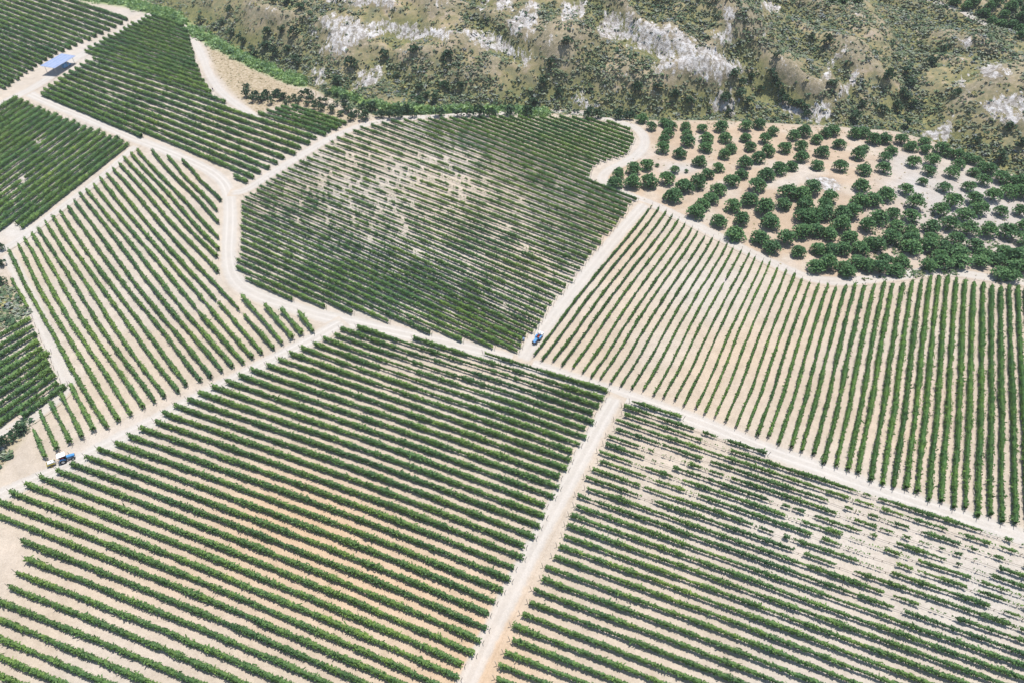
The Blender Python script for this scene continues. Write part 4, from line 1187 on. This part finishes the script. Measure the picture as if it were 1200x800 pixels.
# solar canopy
g0 = at(69, 80)
gz = g0[2]
def at_h(px, py, h):
    x, y = on_plane(px, py, gz + h); return np.array([float(x), float(y), gz + h])
cL = at_h(49.5, 76.5, 3.7); cT = at_h(74, 62.5, 3.7); cR = at_h(87, 66.8, 3.1); cB = at_h(61.5, 82, 3.1)
ctr = (cL + cT + cR + cB) / 4
ux = (cT - cL + cR - cB); Lx = np.linalg.norm(ux) / 2; rzc = math.atan2(ux[1], ux[0])
uy = (cL - cB + cT - cR) / 2
Ly = np.linalg.norm(uy); tilt = math.atan2(uy[2], math.hypot(uy[0], uy[1]))
Ly = min(Ly, 8.0); Lx = min(Lx, 18.0)
print("canopy", Lx, Ly, ctr)
can = empty("solar_canopy", (ctr[0], ctr[1], gz), rzc)
tag(can, "long carport with a blue solar panel roof beside the entrance road", "carport")
hc_ = 3.4
pr = part("solar_roof", can, m_panel, lambda bm: bm_box(bm, (0, 0, 0), (Lx, Ly, 0.10)))
pr.location = (0, 0, hc_ + 0.12); pr.rotation_euler = (tilt, 0, 0)
part("roof_frame", pr, m_grey, lambda bm: [bm_box(bm, (0, y, -0.12), (Lx * 0.98, 0.12, 0.12)) for y in (-Ly * 0.4, 0, Ly * 0.4)])
for k in range(4):
    x = -Lx * 0.42 + k * Lx * 0.28
    for s in (-1, 1):
        yy = s * Ly * 0.34
        part("post", can, m_grey, lambda bm: bm_cyl(bm, (x, yy, -0.2), (x, yy, hc_ + 0.0 + math.tan(tilt) * yy), 0.09, seg=10))
# a blue van in its shade
vx = at(74, 79)
van = empty("van", (ctr[0] + 2.2 * math.cos(rzc) + 0.9 * math.sin(rzc), ctr[1] + 2.2 * math.sin(rzc) - 0.9 * math.cos(rzc), gz), rzc)
tag(van, "blue van parked in the shade under the solar panel carport", "van")
part("body", van, m_blue, lambda bm: bm_prism(bm, [(-2.2, 0.4), (2.2, 0.4), (2.25, 0.95), (1.55, 1.15), (1.0, 1.95), (-2.1, 1.98), (-2.25, 1.0)], -0.88, 0.88, 0.05))
part("windscreen", van, m_glass, lambda bm: bm_box(bm, (1.3, 0, 1.58), (0.04, 1.45, 0.72), (0, -0.6, 0)))
for s in (-1, 1):
    part("side_window", van, m_glass, lambda bm: bm_box(bm, (0.45, s * 0.885, 1.5), (0.9, 0.03, 0.5)))
    for x in (-1.4, 1.4): wheel(van, "wheel", x, s * 0.8, 0.34, 0.2, m_grey)

# person on the edge path
def person(px, py, rz, label):
    p = empty("person", at(px, py), rz); tag(p, label, "person")
    def skin(name, verts, edges, radii, mat, rootv=0, sub=2):
        me = bpy.data.meshes.new(name); me.from_pydata(verts, edges, [])
        o = link(name, me, p)
        md = o.modifiers.new("skin", 'SKIN')
        for i, r in enumerate(radii):
            me.skin_vertices[0].data[i].radius = r if isinstance(r, tuple) else (r, r)
        me.skin_vertices[0].data[rootv].use_root = True
        o.modifiers.new("sub", 'SUBSURF').render_levels = sub
        me.materials.append(mat)
        return o
    V = [(0, 0, 0.95), (0, 0, 1.15), (0, 0, 1.38), (0, 0, 1.50), (0.02, 0, 1.60), (0.02, 0, 1.72),
         (0, 0.19, 1.42), (0.0, 0.26, 1.14), (0.08, 0.27, 0.90), (0.11, 0.27, 0.80), (0, -0.19, 1.42), (-0.03, -0.26, 1.14), (0.02, -0.27, 0.90), (0.04, -0.27, 0.80),
         (0, 0.10, 0.86), (0.10, 0.11, 0.48), (0.02, 0.11, 0.08), (0.18, 0.12, 0.05), (0, -0.10, 0.86), (-0.04, -0.11, 0.48), (-0.16, -0.11, 0.08), (0.0, -0.12, 0.05)]
    E = [(0, 1), (1, 2), (2, 3), (3, 4), (4, 5), (2, 6), (6, 7), (7, 8), (8, 9), (2, 10), (10, 11), (11, 12), (12, 13), (0, 14), (14, 15), (15, 16), (16, 17), (0, 18), (18, 19), (19, 20), (20, 21)]
    R = [(.13, .16), (.11, .14), (.12, .17), .055, .085, .09, .06, .045, .035, .04, .06, .045, .035, .04, .09, .06, .045, .04, .09, .06, .045, .04]
    skin("body", V, E, R, m_skin)
    skin("shirt", [V[i] for i in (0, 1, 2, 6, 7, 10, 11)], [(0, 1), (1, 2), (2, 3), (3, 4), (2, 5), (5, 6)], [(.15, .18), (.14, .17), (.15, .20), .085, .065, .085, .065], m_navy)
    skin("trousers", [V[i] for i in (0, 14, 15, 16, 18, 19, 20)], [(0, 1), (1, 2), (2, 3), (0, 4), (4, 5), (5, 6)], [(.14, .17), .11, .085, .07, .11, .085, .07], m_denim)
    skin("hair", [(0.0, 0, 1.70), (0.0, 0, 1.76)], [(0, 1)], [.10, .075], m_dark)
    return p


person(250, 107.5, 1.2, "person in a dark blue top walking on the path beside the upper left field")

# ------------------------------------------------------------------ air
m_haze, nt, out = new_mat("haze")
pv = nt.nodes.new("ShaderNodeVolumePrincipled"); pv.inputs["Density"].default_value = 0.00014; pv.inputs["Color"].default_value = (0.93, 0.96, 1.0, 1); pv.inputs["Anisotropy"].default_value = 0.0
nt.links.new(pv.outputs[0], out.inputs["Volume"])
zt = max(CAM_H, float(Z1.max())) + 8; zb = float(Z1.min()) - 1.0
x0, x1, y0, y1 = xs[0] - 5, xs[-1] + 5, ys[0] - 5, ys[-1] + 5
hv = np.array([(x, y, z) for z in (zb, zt) for x, y in ((x0, y0), (x1, y0), (x1, y1), (x0, y1))])
hm = np_mesh("haze", hv, np.array([[3, 2, 1, 0], [4, 5, 6, 7], [0, 1, 5, 4], [1, 2, 6, 5], [2, 3, 7, 6], [3, 0, 4, 7]]), m_haze)
tag(link("haze", hm), kind="stuff")

# ------------------------------------------------------------------ daylight
SUN_EL, SUN_AZ = math.radians(77), math.radians(38)       # azimuth from +Y towards +X: the sun stands beyond the fields, to the right
w = bpy.data.worlds.new("World"); SC.world = w; w.use_nodes = True
nt = w.node_tree
bg = nt.nodes["Background"]
sky = nt.nodes.new("ShaderNodeTexSky"); sky.sky_type = 'NISHITA'; sky.sun_disc = False
sky.sun_elevation = SUN_EL; sky.sun_rotation = SUN_AZ; sky.air_density = 1.2; sky.dust_density = 1.0
nt.links.new(sky.outputs[0], bg.inputs[0]); bg.inputs[1].default_value = 0.12
sl = bpy.data.lights.new("sun", 'SUN'); sl.energy = 4.75; sl.angle = math.radians(0.53); sl.color = (1.0, 0.955, 0.89)
so = bpy.data.objects.new("sun", sl); COL.objects.link(so)
d = Vector((math.sin(SUN_AZ) * math.cos(SUN_EL), math.cos(SUN_AZ) * math.cos(SUN_EL), math.sin(SUN_EL)))
so.rotation_euler = d.to_track_quat('Z', 'Y').to_euler(); so.location = (0, 0, 300)
SC.view_settings.view_transform = 'Standard'
SC.view_settings.look = 'None'
SC.view_settings.exposure = 0.15
SC.view_settings.gamma = 1.0
SC.render.engine = 'CYCLES'
SC.cycles.max_bounces = 6
SC.cycles.volume_bounces = 0
SC.cycles.diffuse_bounces = 3
SC.cycles.use_denoising = True
